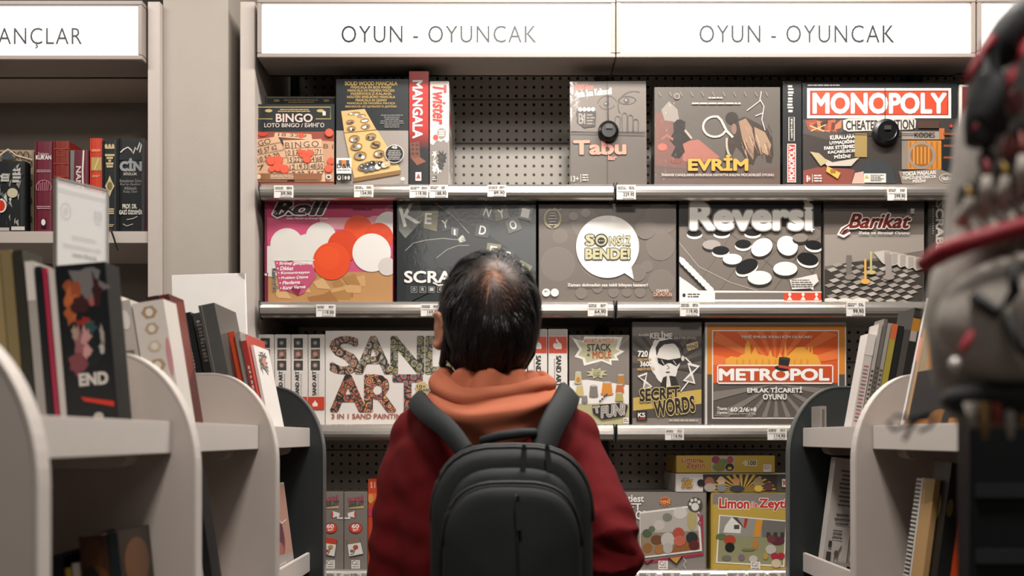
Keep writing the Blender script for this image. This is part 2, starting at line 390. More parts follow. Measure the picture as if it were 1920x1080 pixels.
# --- top shelf
t, a = game_box('dark number game box standing behind its twin at the left end', 497, 180, 640, D1, .05, '#15191b', Z=2.60)
a.frame(500, 183, 637, 215, 1.2, '#8d7a50'); a.fine(530, 186, 600, 194, 2, '#8d7a50', 3, align='c'); a.ell(519, 189, 6, 2.4, '#8d7a50'); a.ell(612, 189, 6, 2.4, '#8d7a50')
a.build(t, t.location)
t, a = game_box('dark number game box with red counters on tan cards, front left of top shelf', 480, 195, 627, D1, .045, '#1d2425')
a.rect(481, 247, 626.5, 349, '#8a4638')
a.line([(511, 223), (484, 223), (484, 201), (620, 201), (620, 223), (592, 223)], 1.8, '#a48c58')
a.fine(514, 204, 590, 211, 2, '#b0995f', 2, align='c'); a.ell(504, 208, 7, 3, '#b0995f'); a.ell(601, 208, 7, 3, '#b0995f'); a.rect(605, 209, 611, 217, '#c9c0b4')
a.text('BINGO', 518, 214, 586, 229, '#cbb6ae', b=0.025, out='#4b3a36', ow=0.015); a.text('LOTO BINGO / БИНГО', 496, 231, 608, 239, '#bfb4ab', b=0.02)
a.ell(493, 249, 10, 7, '#c43f33', a0=0, a1=180); a.poly([(516, 249), (584, 252), (586, 263), (514, 257)], '#c6a585'); a.text('18 32 9', 522, 251, 575, 257, '#4d3a30', ang=3); a.ell(565, 255, 5.5, 5, '#d8523a')
a.poly([(481, 262), (522, 256), (550, 320), (538, 341), (481, 341)], '#c39f80'); a.poly([(528, 264), (603, 261), (611, 341), (553, 341)], '#caa889'); a.poly([(603, 264), (626.5, 266), (626.5, 341), (612, 341)], '#b98d70')
a.poly([(522, 258), (530, 262), (534, 276)], '#2a3437')
a.text('BINGO', 535, 266, 598, 277, '#5a4336', ang=-3, sp=1.2); a.text('GO', 484, 262, 508, 272, '#5a4336', ang=-14); a.text('B I', 607, 271, 625, 279, '#5a4336', ang=4)
for i, r_ in enumerate(['10 17 44 56 71', '15 22 37 54 68', '12 19 33 48 50', ' 3 22 36 47 ']):
    y = 281+i*13.5; a.line([(533+i*3, y-2), (604+i*2, y-4.5)], .8, '#6b4d3c'); a.text(r_, 536+i*4, y, 602+i*2, y+9, '#4d3a30', ang=-2)
for x in (549, 563, 577, 591): a.line([(x, 279), (x+6, 336)], .7, '#6b4d3c')
for i, r_ in enumerate(['45 57 62', '10 50 70', '7 32']):
    a.text(r_, 482+i, 276+i*15, 520+i*5, 285+i*15, '#4d3a30', ang=-14); a.line([(481, 276+i*15), (528+i*6, 267+i*14)], .8, '#6b4d3c')
for x, y, r_ in [(568, 289, 8), (581, 288, 7.5), (576, 299, 8), (563, 285, 5), (509, 302, 9), (523, 301, 8.5), (522, 314, 9.5), (510, 318, 6), (534, 318, 9), (621, 303, 7), (617, 317, 8), (618, 250, 8)]:
    a.ell(x, y, r_, r_*.95, '#b23c2a'); a.ell(x, y-.8, r_*.92, r_*.86, '#dc573e')
a.rect(482, 326, 604, 338, '#84573b'); a.ell(486, 332, 4, 4.5, '#cdb79c'); a.fine(508, 328, 560, 337, 3, '#cdb79c', 5); a.ell(617, 333, 5, 4.5, '#cfc6bd'); a.ell(617, 333, 3, 2.4, '#3a3330')
a.build(t, t.location)
t, a = game_box('tall box showing a folding wooden pit-and-marble board', 630, 148, 766, D1, .05, '#10161a')
a.rect(630.5, 245, 765.5, 349, '#8f8780')
a.text('SOLID WOOD MANCALA', 647, 153, 745, 160, '#b99a55', b=0.04)
for i, s_ in enumerate(['MANCALA EN BOIS MASSIF', 'MANCALA DE MADERA MACIZA', 'MASSIVHOLZ-KALAHA', 'HOUTEN SPEELBORD MANCALA', 'MANCALA IN LEGNO', 'MANCALA DE MADEIRA MACIÇA', 'МАНКАЛА ИЗ ЦЕЛЬНОГО ДЕРЕВА']):
    wd = [38, 44, 38, 45, 29, 45, 48][i]; a.text(s_, 696-wd, 161.5+i*6.1, 696+wd, 166+i*6.1, '#a68b50', b=0.03)
a.fine(712, 215, 758, 241, 7, '#8f8e8a', 4, .45, .35, 'c')
a.poly([(640, 209), (684, 205), (706, 244), (646, 250)], '#c2a068'); a.poly([(646, 251), (708, 245), (752, 319), (664, 334)], '#c9a76e'); a.poly([(664, 334), (752, 319), (751, 327), (662, 342)], '#7d5c36'); a.line([(646, 250), (707, 244)], 1.6, '#6f5330')
for x, y, rx, ry in [(664, 214, 12, 3.4), (678, 218, 8, 3.6), (657, 230, 8, 4.6), (684, 227, 8, 4), (659, 242, 8.5, 5), (686, 238, 8.5, 5), (665, 261, 10, 7), (696, 257, 10, 6.5), (669, 276, 11, 7), (705, 272, 9.5, 6.5), (676, 293, 12, 8), (711, 289, 10, 7)]:
    a.ell(x, y, rx, ry, '#7c5f38', -8); a.ell(x, y+1, rx*.85, ry*.75, '#a3824f', -8)
    R_ = random.Random(int(x*7+y))
    for k in range(3): a.ell(x+(k-1)*rx*.42, y+1+R_.uniform(-1, 1)*ry*.3, rx*.3, ry*.42, R_.choice(['#d7d3cc', '#4c5254', '#2a3033', '#82878a']))
a.ell(697, 312, 26, 9, '#8c6d42', -8)
for i, (x, y, c_) in enumerate([(680, 314, '#3c4347'), (688, 319, '#565c5f'), (691, 311, '#30373a'), (699, 308, '#15191c'), (698, 317, '#70767a'), (709, 314, '#d4d0c9'), (714, 309, '#20262a'), (721, 311, '#c9bd9e'), (727, 309, '#b7a37a')]):
    a.ell(x, y, 5.6, 5.2, c_); a.ell(x-1.5, y-1.5, 1.4, 1.2, '#e6e2dc')
a.ell(740, 290, 18, 17.5, '#c2bdb6'); a.ell(740, 290, 16.5, 16, '#14191d'); a.text('48', 735, 275, 745, 280.5, '#c9c5be', b=0.03); a.fine(726, 283, 754, 302, 6, '#a9a59f', 6, .3, .45, 'c')
a.rect(632, 298, 660, 327, '#d8d4ce'); a.rect(636, 302, 642, 313, '#5c5e5e'); a.rect(642, 302, 650, 313, '#d9772f'); a.rect(650, 302, 656, 313, '#4a4c4d'); a.text('D&R', 633, 309, 659, 317, '#2b3033', b=0.03); a.fine(634, 319, 659, 322.5, 1, '#77746f')
a.rect(632, 328, 660, 341, '#171b1e'); a.ell(637, 335, 3.5, 4.5, '#c9c5be'); a.ell(637, 334, 2, 2.6, '#171b1e'); a.line([(644, 330), (644, 339)], .8, '#c9c5be'); a.ell(649, 335, 2.2, 3.5, '#b5b1aa'); a.ell(655, 335, 2.4, 4, '#b5b1aa'); a.ell(756, 337, 4, 3.2, '#cfc9c1')
a.build(t, t.location)
t, a = game_box('narrow red and black game box stood on end beside the marble board box', 767, 133, 804, D1, .26, '#17191b', wrap=.25)
zc = (H(133, 2.53)-D1)
mg = gradient('#14171a', '#ab1f1a', .34*zc, .52*zc, wrap=.25)
a.rect(767.5, 133.8, 803.5, 349, mg); a.text('MANGALA', 774, 151, 792, 259, '#e2ddd6', v=-90, b=0.03, out='#3a1210', ow=0.0225)
a.poly([(769, 268), (786, 265), (788, 295), (770, 297)], '#6d4030'); a.poly([(771, 297), (788, 295), (799, 303), (782, 310)], '#7f4b38')
for i in range(6): a.ell(774+(i % 2)*8, 272+(i//2)*8, 3, 2.4, '#4a2a20')
a.rect(779, 323, 790, 339, '#d5d0c9'); a.poly([(784.5, 325), (789, 335), (780, 335)], '#a03428'); a.build(t, t.location)
t, a = game_box('pale narrow game box stood on end, next to the empty perforated panel', 806, 152, 842, D1, .27, '#c9c4bd', wrap=.3)
a.rect(806, 262, 842, 349, '#7d7770'); a.poly([(806, 262), (842, 262), (838, 268), (832, 262), (826, 266), (820, 262), (812, 272), (806, 268)], '#cfcac3')
a.text('Twister', 812, 160, 836, 233, '#c02f28', v=-90, b=0.04, sh=.2, out='#d9d4cd', ow=0.0225); a.ell(828, 250, 8.5, 10, '#8d8781'); a.fine(823, 244, 834, 256, 3, '#d5d0c9', 8); a.ell(817, 258, 6, 6.5, '#c9c4bd'); a.ell(817, 258, 5, 5.5, '#c1453b')
for i in range(9):
    R_ = random.Random(i); a.star(812+R_.random()*12, 285+R_.random()*35, 6, 8, 5, ['#e8e5df', '#bdb8b1'][i % 2], .4, i, .5, i)
a.star(829, 296, 10, 14, 9, '#2d2c2b', .6, 0, .5, 3); a.star(826, 310, 7, 9, 7, '#3a3836', .6, 0, .5, 5); a.rect(811, 330, 819, 340, '#3d3b39'); a.fine(811, 331, 818, 339, 2, '#c9c4bd', 2)
# printed long side towards the empty panel
sx = X(842, 2.53)
s_ = Art(lambda u, v, e: Vector((sx+e, .03+u*.27, D1+v*(H(152, 2.53)-D1))), wrap=.3)
s_.rect(.05, .62, .3, .75, '#b34c44'); s_.rect(.05, .2, .5, .55, '#8f8983'); s_.ell(.3, .38, .12, .1, '#5b5652')
for i in range(8): s_.rect(.55, .2+i*.05, .9, .222+i*.05, '#9a948e')
s_.d = {('side_print' if k == 'cover_print' else 'side_lettering'): v for k, v in s_.d.items()}
a.build(t, t.location); s_.build(t, t.location)
# word game with closed eye print
t, a = game_box('grey-brown word game box with drawn eyes and a tilt, a black tag on its front', 1070, 153, 1213, D1, .06, '#615952', wrap=.1)
a.rect(1070.5, 249, 1212.5, 353, '#5a534d'); a.rect(1070.5, 153.5, 1212.5, 248, '#6a625b')
a.text("1000'den", 1076, 158, 1114, 170, '#c9685a', b=0.04, ang=-3); a.text('fazla Son Kelimesi!', 1082, 168, 1148, 180, '#cfc9c2', b=0.04, ang=-5)
a.arc(1140, 197, 18, 16, 185, 345, 2, '#4a443f'); a.arc(1139, 197, 14, 9, 10, 170, 1.8, '#4a443f'); a.ell(1138, 196, 5, 5, '#4a443f'); a.ell(1137, 195, 2, 2, '#8e867e')
a.arc(1190, 200, 30, 27, 180, 290, 2.2, '#4a443f'); a.arc(1177, 191, 17, 9, 180, 360, 2, '#4a443f'); a.arc(1177, 190, 15, 7, 0, 180, 1.5, '#4a443f'); a.ell(1176, 190, 5.5, 5.5, '#4a443f'); a.ell(1175, 189, 2, 2, '#8e867e'); a.arc(1190, 200, 30, 27, 150, 185, 2, '#4a443f')
for i, (x, h_) in enumerate([(1159, 24), (1172, 30), (1183, 26), (1193, 18)]): a.arc(x, 245-h_+5, 5, 7, 180, 360, 1.5, '#4a443f'); a.line([(x-5, 245-h_+5), (x-4, 248)], 1.5, '#4a443f'); a.line([(x+5, 245-h_+5), (x+4, 248)], 1.5, '#4a443f')
a.poly([(1081, 212), (1088, 202), (1116, 203), (1119, 215), (1117, 238), (1096, 241), (1083, 230)], '#37332f')
for i in range(4): a.ell(1089+i*8, 206, 4, 4, '#b8b1a9')
a.text('BI', 1086, 214, 1098, 233, '#817a73', b=0.03); a.fine(1101, 214, 1116, 236, 4, '#817a73', 2)
a.text('Tabu', 1077, 265, 1173, 290, '#e08873', b=0.035, out='#3f3935', ow=0.0225); a.text('lar', 1141, 293, 1156, 301, '#d9816e', b=0.04)
a.text('13+', 1070.5, 331, 1085, 341, '#b8b1a9', b=0.03); a.line([(1089, 327), (1089, 342)], 1, '#b8b1a9'); a.fine(1092, 327, 1106, 341, 3, '#b8b1a9', 6)
a.line([(1140, 153), (1139, 349)], 1, '#3d3732')
a.build(t, t.location); t.rotation_euler = (0, -.008, 0); t.location.z += .0012
def security(px, py, r, label, vert=True):
    Z = 2.53; t = thing('security_tag', label, 'security tag', (X(px, Z), .022, H(py, Z)))
    R_ = r*Z/F; prof = [(R_*.98, 0), (R_, -.006), (R_*.93, -.013), (R_*.72, -.017), (R_*.66, -.0155), (0, -.0155)]
    bm = bmesh.new(); n = 36; rings = []
    for rr, yy in prof[:-1]: rings.append([bm.verts.new((rr*math.cos(2*PI*k/n), yy+.004, rr*math.sin(2*PI*k/n))) for k in range(n)])
    for A, B in zip(rings, rings[1:]):
        for k in range(n): bm.faces.new((A[k], A[(k+1) % n], B[(k+1) % n], B[k]))
    bm.faces.new(rings[-1]); bm.faces.new(rings[0][::-1]); o = from_bm('disc', bm, M('#0b0c0e', .3), t)
    bm = bmesh.new(); bm_tube(bm, [(0, .0015, R_*.2), (0, .0025, .098*r/20)], .0008, 6); bm_tube(bm, [(-.1*r/20, .0025, 0), (.098*r/20, .0025, -.004)], .0008, 6); from_bm('cord', bm, M('#1a1a1c', .5), t)
    bm = bmesh.new(); bm_box(bm, -.008, .010, -.0155, -.0115, .002, .014, .001); from_bm('latch', bm, M('#3a3734', .3), t)
security(1140, 248, 19.5, 'round black security tag on the grey word game box with eyes')
security(1658, 250, 25, 'large round black security tag on the red banner game box')
# wild animals scene
t, a = game_box('shrink-wrapped box with a shaggy tusked animal and yellow title', 1227, 163, 1463, D1, .06, '#4b453f', wrap=.5)
a.rect(1227.5, 163.5, 1462.5, 352, '#56504a')
a.poly([(1228, 215), (1245, 205), (1300, 300), (1290, 352), (1228, 352)], '#6f4d45'); a.poly([(1280, 265), (1310, 262), (1350, 295), (1300, 310), (1280, 300)], '#955e53'); a.poly([(1228, 310), (1330, 320), (1462, 315), (1462, 352), (1228, 352)], '#5a4b45')
a.poly([(1240, 206), (1254, 190), (1270, 205), (1275, 235), (1262, 228), (1246, 226)], '#857d75')
a.poly([(1262, 232), (1270, 224), (1285, 228), (1284, 248), (1296, 262), (1280, 270), (1284, 285), (1272, 300), (1258, 292), (1266, 276), (1255, 262), (1263, 248)], '#26201d'); a.ell(1274, 232, 9, 8, '#1f1a18'); a.line([(1262, 262), (1250, 254), (1240, 262)], 5, '#8a5b50'); a.line([(1284, 244), (1297, 260)], 4, '#a09488'); a.ell(1268, 302, 11, 5, '#70463e'); a.ell(1242, 276, 9, 7, '#a95d50')
a.poly([(1372, 245), (1378, 226), (1396, 219), (1414, 228), (1436, 240), (1448, 258), (1450, 290), (1446, 306), (1437, 304), (1434, 288), (1420, 292), (1412, 310), (1400, 304), (1390, 285), (1380, 275), (1370, 300), (1358, 300), (1362, 268)], '#39302a')
a.poly([(1385, 228), (1398, 222), (1410, 240), (1414, 270), (1412, 300), (1402, 285), (1392, 262)], '#8a6f5b'); a.poly([(1414, 238), (1434, 248), (1446, 272), (1440, 292), (1426, 284), (1416, 262)], '#8f7761'); a.ell(1372, 222, 12, 12, '#2c2622'); a.ell(1376, 242, 5, 10, '#7c5f52')
for i in range(26):
    R_ = random.Random(i); x = 1384+R_.random()*58; y = 232+R_.random()*50; a.line([(x, y), (x+4+R_.random()*4, y+14+R_.random()*8)], 1.1, R_.choice(['#a98a72', '#5a483d', '#7a6250', '#c0a48a']))
a.arc(1340, 238, 22, 19, 20, 290, 4, '#b7afa5', 26); a.line([(1345, 219), (1352, 226), (1362, 246), (1374, 258)], 4.5, '#b7afa5'); a.arc(1372, 268, 10, 26, 100, 200, 4, '#a29a90')
for p_ in ([(1427, 172), (1424, 190), (1400, 208)], [(1424, 186), (1432, 200), (1428, 225), (1434, 245)], [(1431, 212), (1416, 218)]): a.line(p_, 1.6, '#c2bcb4')
a.ell(1269, 181, 6, 6, '#857d75'); a.ell(1269, 181, 4, 4, '#56504a'); a.fine(1328, 182, 1358, 187, 1, '#b5aea6', 4); a.fine(1297, 192, 1388, 198, 1, '#b5aea6', 5, 0)
for x in range(1235, 1450, 20): a.line([(x, 168+(x*7) % 20), (x+4, 176+(x*7) % 20)], 1, '#8b847b')
a.text('EVRİM', 1291, 292, 1401, 320, '#cf9440', b=0.04, out='#3c2e22', ow=0.0225); a.text('İNSANSI CANLILARIN AVRUPADA HAYATTA KALMA MÜCADELESİ OYUNU', 1240, 325, 1450, 331, '#b5aea6', b=0.03)
a.build(t, t.location)
t, a = game_box('narrow black box with a red and white title running up its front', 1468, 152, 1503, D1, .26, '#1b1d1f', wrap=.4)
vt(a, 1476, 160, 1488, 212, '#c2bcb4', 9); a.frame(1479, 220, 1489, 264, 1.2, '#c2bcb4'); vt(a, 1482, 223, 1486.5, 261, '#c2bcb4', 12)
a.rect(1476, 270, 1492, 342, '#d4cec7'); a.rect(1477.5, 271.5, 1490.5, 340.5, '#a83328'); a.text('MONOPOLY', 1479, 274, 1489, 338, '#ddd8d1', v=90, b=0.03); a.build(t, t.location)
t, a = game_box('black board game box with a wide red and white title banner', 1505, 154, 1796, D1, .05, '#1c2022', wrap=.2)
a.rect(1506, 223, 1795, 349, '#3a3431')
a.poly([(1506, 320), (1540, 312), (1600, 318), (1640, 345), (1640, 350), (1506, 350)], '#7d4238'); a.poly([(1506, 225), (1590, 225), (1575, 255), (1550, 262), (1506, 250)], '#4c443f')
for i in range(9): a.poly([(1510+i*7, 226+(i % 3)*4), (1530+i*6, 224+(i % 2)*6), (1545+i*4, 248-(i % 3)*4), (1516+i*6, 244)], ['#8b4a3a', '#a2573f', '#5e3830', '#b6704f', '#3d302c'][i % 5])
a.line([(1518, 236), (1545, 246)], 2, '#d2b27a'); a.line([(1520, 246), (1548, 234)], 1.6, '#d2b27a')
a.rect(1513, 165.5, 1783, 222, '#d6d1cb'); a.rect(1518.5, 170, 1778, 216.5, '#8d2c20'); a.rect(1521, 172, 1776, 214.5, '#bf4429')
a.text('MONOPOLY', 1525, 176, 1773, 212, '#dcd8d3', b=0.04, out='#5a5350', ow=0.015)
a.fine(1514, 158, 1574, 163, 1, '#a9a49d', 3, 0); a.poly([(1580, 226), (1590, 223), (1712, 221), (1717, 226), (1716, 240), (1710, 243), (1590, 247), (1581, 243)], '#bfbab3'); a.text('CHEATERS EDITION', 1586, 226, 1713, 243, '#2f2c2a', b=0.03, ang=-1)
for i, s_ in enumerate(['KURALLARA', 'UYMADIĞINI', 'FARK ETTİRMEDEN', 'KAÇABİLECEK', 'MİSİN?']): wd = [23, 24, 34, 27, 15][i]; a.text(s_, 1579-wd, 253+i*9, 1579+wd, 261+i*9, '#d0cbc5', b=0.04, ang=-4)
a.rect(1602, 250, 1625, 295, '#8f7a4a'); a.rect(1690, 247, 1764, 262, '#8c847b'); a.rect(1760, 241, 1770, 262, '#a8623a'); a.text('KODES', 1714, 249, 1752, 259, '#3a3531', b=0.03)
a.rect(1700, 264, 1764, 318, '#b7782f'); a.rect(1690, 264, 1702, 318, '#7d7369')
for i in range(6): a.rect(1704+i*10, 266, 1708+i*10, 316, '#9b6226')
a.ell(1727, 292, 26, 26, '#857d76'); a.ell(1727, 292, 21, 21, '#8a5a26')
for i in range(5): a.rect(1711+i*7, 276, 1714+i*7, 308, '#c0803a')
a.rect(1766, 262, 1793, 330, '#1b1f22')
for i in range(3): a.rect(1768, 250+i*22, 1792, 254+i*22, '#7c4428')
a.rect(1720, 228, 1760, 241, '#4a352d'); a.ell(1782, 237, 3, 3, '#b5372c')
a.poly([(1595, 345), (1602, 320), (1622, 304), (1650, 300), (1672, 312), (1680, 345)], '#34383a'); a.poly([(1528, 290), (1560, 305), (1590, 300), (1610, 296), (1595, 312), (1550, 312)], '#b3a99f')
a.poly([(1518, 285), (1535, 288), (1552, 304), (1538, 312)], '#a89a76'); a.poly([(1550, 312), (1575, 325), (1570, 336), (1548, 322)], '#c9a04b'); a.rect(1556, 318, 1566, 326, '#8a6a2c')
a.poly([(1690, 345), (1684, 322), (1760, 318), (1795, 330), (1795, 348)], '#7b7168')
a.poly([(1596, 345), (1602, 325), (1618, 322), (1620, 345)], '#b89a8c')
a.rect(1619, 326, 1660, 343, '#c9c4bd'); a.poly([(1624, 328), (1629, 336), (1619.5, 336)], '#b59a4a'); a.fine(1631, 328, 1658, 341, 4, '#5c5853', 4)
for i, s_ in enumerate(['YOKSA MASALARI', 'TEMİZLENDİRECEK', 'MİSİN?']): wd = [31, 32, 12][i]; a.text(s_, 1722-wd, 322+i*7, 1722+wd, 329+i*7, '#d0cbc5', b=0.04, ang=-3)
a.ell(1773, 335, 14, 8.5, '#b5b0a9'); a.ell(1773, 335, 12.5, 7.2, '#5e5a56'); a.text('Hasbro', 1763, 331, 1783, 339, '#c4bfb8', b=0.03, sh=.3)
a.text('8+', 1511, 330, 1518, 342, '#c9c4bd', b=0.03); a.line([(1522, 328), (1522, 343)], .9, '#c9c4bd'); a.fine(1525, 328, 1540, 343, 3, '#c9c4bd', 7); a.build(t, t.location)
t, a = game_box('red box with a white edge at the right end of the top shelf', 1799, 158, 1990, D1, .06, '#c6c0b9')
a.rect(1804, 163, 1985, 349, '#6d1f1c'); a.build(t, t.location)
# --- second shelf
t, a = game_box('pink board game box with white and orange balls', 496, 371, 737, D2, .06, '#7b2341', wrap=.2)
a.rect(501, 371, 736, 573, '#b5486a'); a.rect(501, 371, 736, 408, '#a52450'); a.poly([(600, 408), (736, 408), (736, 430), (600, 430)], '#c98a94')
a.rect(501, 510, 736, 573, '#a87e50')
for i in range(14):
    R_ = random.Random(i+30); x = 505+R_.random()*215; y = 520+R_.random()*38; a.poly([(x, y), (min(735, x+30*R_.random()+14), y-8), (min(735, x+34), y+14), (x+8, y+12)], R_.choice(['#b98f5f', '#98703f', '#8f6238', '#c09a6c']))
BW, BO = '#cbc7c2', '#cd4418'
def ball(x, y, r, c_): a.ell(x, y, r, r, c_, n=40)
a.poly([(660, 420), (700, 405), (736, 405), (736, 425), (690, 440)], '#c98a94')
ball(729, 423, 26, BW); ball(672, 431, 27, BO); ball(710, 445, 27, '#c23c14'); ball(602, 446, 29, BW); ball(538, 459, 31, BW); ball(509, 490, 29, BW); ball(577, 472, 33, BW); a.rect(496, 452, 501, 513, '#7b2341')
ball(644, 462, 30, '#c03a12'); ball(697, 474, 36, '#d2cfca'); ball(726, 500, 17, '#bdb8b3'); ball(622, 490, 35, BO); ball(616, 484, 22, '#d24a1c')
a.rect(501, 512, 503, 573, '#7b2341')
a.poly([(515, 489), (585, 494), (594, 518), (570, 550), (560, 554), (540, 545), (525, 546)], '#b04a6b'); a.poly([(541, 541), (569, 533), (560, 554), (558, 554)], '#7d1c3c'); a.rect(512, 487, 590, 489, '#d6d1cb')
for i, s_ in enumerate(['Strateji geliştirme', 'Dikkat', 'Konsantrasyon', 'Problem Çözme', 'Planlama', 'Karar Verme']):
    wd = [62, 26, 55, 51, 34, 43][i]; a.text('• '+s_, 519+i*1.4, 491+i*9, 519+wd+i*1.4+4, 498+i*9-(i > 1)*1, '#e3deda', b=0.03, sh=.25, ang=-.8*i)
a.text('Kazanımlar', 512, 504, 520, 548, '#2c2a2a', v=-90, b=0.04, ang=-3, out='#cbc6c0', ow=0.0225)
a.text('Roll', 514, 377, 614, 403, '#2a1219', b=0.045, sh=.3, out='#d8d3ce', ow=0.045); a.line([(519, 398), (513, 404), (520, 408), (532, 403), (541, 394), (552, 402), (574, 402)], 6.5, '#d8d3ce'); a.line([(519, 398), (514, 403), (520, 406), (531, 402), (541, 392), (553, 401), (573, 401)], 4, '#2a1219')
a.text('Zeka, Mantık ve Strateji Oyunu', 537, 408, 615, 413, '#e0dbd6', b=0.02, sh=.2); a.build(t, t.location)
t, a = game_box('black letter tile game box directly behind the head', 744, 371, 1005, D2, .055, '#12181a', wrap=.05)
a.rect(745, 375, 1004, 388, '#3b4140')
a.poly([(760, 572), (765, 480), (800, 450), (860, 438), (1004, 455), (1004, 570), (760, 570)], '#1a2224')
a.poly([(815, 378), (1004, 378), (1004, 510), (960, 470), (900, 430), (850, 410)], '#33393a')
a.line([(760, 470), (775, 456), (800, 450), (830, 447), (862, 450)], 1, '#9a9a90'); a.line([(818, 484), (838, 468), (860, 460), (880, 460)], 1, '#9a9a90'); a.line([(815, 380), (850, 405), (880, 438)], 1, '#9a9a90')
a.poly([(745, 385), (786, 375), (794, 412), (760, 447), (748, 432)], '#6b6d69'); a.text('K', 752, 384, 783, 422, '#d8d6d0', b=0.01, ang=-15)
a.poly([(791, 396), (822, 394), (819, 434), (795, 428)], '#77765a'); a.text('E', 797, 400, 809, 420, '#d8d6d0', b=0.02, ang=3); a.poly([(824, 412), (840, 411), (844, 430), (830, 435)], '#2c3233'); a.text('Y', 829, 413, 840, 427, '#d8d6d0', b=0.02, ang=-8)
a.poly([(846, 426), (860, 428), (858, 444), (846, 440)], '#5c5f5c'); a.text('I', 851, 430, 854, 441, '#d8d6d0'); a.poly([(858, 448), (868, 440), (874, 452), (862, 456)], '#8d8e78'); a.text('E', 862, 443, 869, 453, '#d8d6d0', ang=25)
for x, y, s_, r_, c_ in [(914, 398, 'N', 20, '#4d5250'), (940, 400, 'Y', -15, '#6c6d62'), (905, 432, 'D', 10, '#3c4241'), (962, 422, 'O', -20, '#555a58'), (925, 470, 'E', 8, '#77765a'), (951, 480, 'S', 10, '#3a403f'), (981, 505, 'L', 30, '#6f7058'), (985, 400, 'I', 12, '#5c5f5c')]:
    ca = math.cos(math.radians(r_)); sa = math.sin(math.radians(r_)); q = 13
    a.poly([(x+q*(i*ca-j*sa), y+q*(i*sa+j*ca)) for i, j in ((-1, -1), (1, -1), (1, 1), (-1, 1))], c_); a.text(s_, x-6, y-8, x+6, y+8, '#d8d6d0', ang=r_, b=0.02)
a.text('SCRABBLE', 759, 509, 922, 530, '#d9d6d2', b=0.03); a.line([(812, 530), (822, 535), (838, 534), (846, 528)], 2.6, '#d9d6d2')
for i, s_ in enumerate('ORIGINAL'): a.frame(771+i*16.5, 538, 782+i*16.5, 548.5, 1, '#8c8f8d'); a.text(s_, 774+i*16.5, 540, 779+i*16.5, 546, '#a9aba8', b=0.03)
a.build(t, t.location)
t, a = game_box('grey box with a big white speech bubble', 1010, 382, 1268, D2, .06, '#4e4843')
a.rect(1011, 383, 1267, 388, '#5b544e'); a.rect(1011, 388, 1267, 573, '#6b635c')
for x, y, r_ in [(1046, 495, 31), (1050, 443, 13), (1098, 420, 26), (1120, 490, 32), (1060, 408, 9), (1100, 400, 12), (1240, 410, 30), (1238, 462, 26), (1213, 500, 10), (1240, 530, 24), (1195, 512, 15), (1150, 548, 9), (1120, 540, 9), (1175, 548, 8), (1090, 550, 10), (1200, 548, 9), (1210, 430, 18)]: a.ell(x, y, r_+.8, r_+.8, '#7d756d'); a.ell(x, y, r_, r_, '#736b64')
for x, y, r_ in [(1075, 406, 9), (1098, 400, 9)]: a.ell(x, y, r_, r_*.9, '#8d867e')
a.arc(1036, 410, 15, 17, 100, 260, 3.5, '#aa9d76'); a.arc(1036, 410, 15, 17, -80, 80, 3.5, '#aa9d76'); a.fine(1028, 392, 1044, 425, 6, '#b8b2aa', 5, .4, .4, 'c'); a.poly([(1028, 389), (1034, 394), (1040, 389), (1046, 394), (1054, 390), (1050, 397), (1030, 397)], '#8d867e')
a.ell(1139, 463, 59, 58.5, '#e6e3de', n=48); a.poly([(1170, 512), (1188, 524), (1182, 492)], '#e6e3de')

for s_, x0, x1, y0 in (('S', 1099, 1113, 441), ('N', 1142.5, 1153, 445), ('S', 1157, 1164, 444), ('İ', 1167, 1170, 441), ('Z', 1173, 1181, 444)): a.text(s_, x0, y0, x1, 460, '#b9b48e', b=.05, out='#23221f', ow=.05)
a.ell(1127, 451, 13, 12.5, '#23221f'); a.ell(1127, 451, 10.5, 10, '#b9b48e'); a.ell(1127, 452, 7, 6.4, '#23221f')
for i in range(3): a.ell(1123.5+i*3.5, 452, .9, .9, '#e6e3de')
a.text('BENDE!', 1098, 467, 1180, 486, '#b9b48e', b=0.05, out='#23221f', ow=0.0525)
a.text('Zaman dolmadan ses tekli bileyen kazanır!', 1064, 532, 1214, 539, '#d6d2cc', b=0.03); a.ell(1024, 549, 7.5, 7.5, '#dcd9d3'); a.ell(1040, 549, 7.5, 7.5, '#dcd9d3'); a.text('8+', 1021, 545, 1027, 549, '#4a4541', b=0.03)
a.text('GAMES', 1230, 543, 1253, 548, '#c9c4bd', b=0.03, out='#5d3a2e', ow=0.03); a.text('ORTAOYUN', 1225, 549, 1259, 556, '#cf9a82', b=0.03, out='#6a3a2c', ow=0.03); a.build(t, t.location)
t, a = game_box('black and white disc flipping game box with a huge white title', 1273, 371, 1540, D2, .06, '#1b1c1c')
a.poly([(1273, 573), (1273, 420), (1300, 395), (1380, 400), (1539, 440), (1539, 573)], '#6a625c'); a.rect(1273.5, 371.5, 1539, 432, '#1a1b1c')
a.poly([(1273.5, 425), (1539, 425), (1539, 547), (1340, 547), (1300, 520), (1273.5, 487)], '#716962')
for i in range(5): a.line([(1290+i*60, 425), (1350+i*62, 470), (1420+i*62, 530)], 1, '#4b4540'); a.line([(1300+i*50, 545), (1345+i*50, 480), (1380+i*60, 426)], .8, '#564f49')
a.line([(1273, 455), (1310, 500), (1370, 530), (1420, 545)], 1.6, '#a59d95')
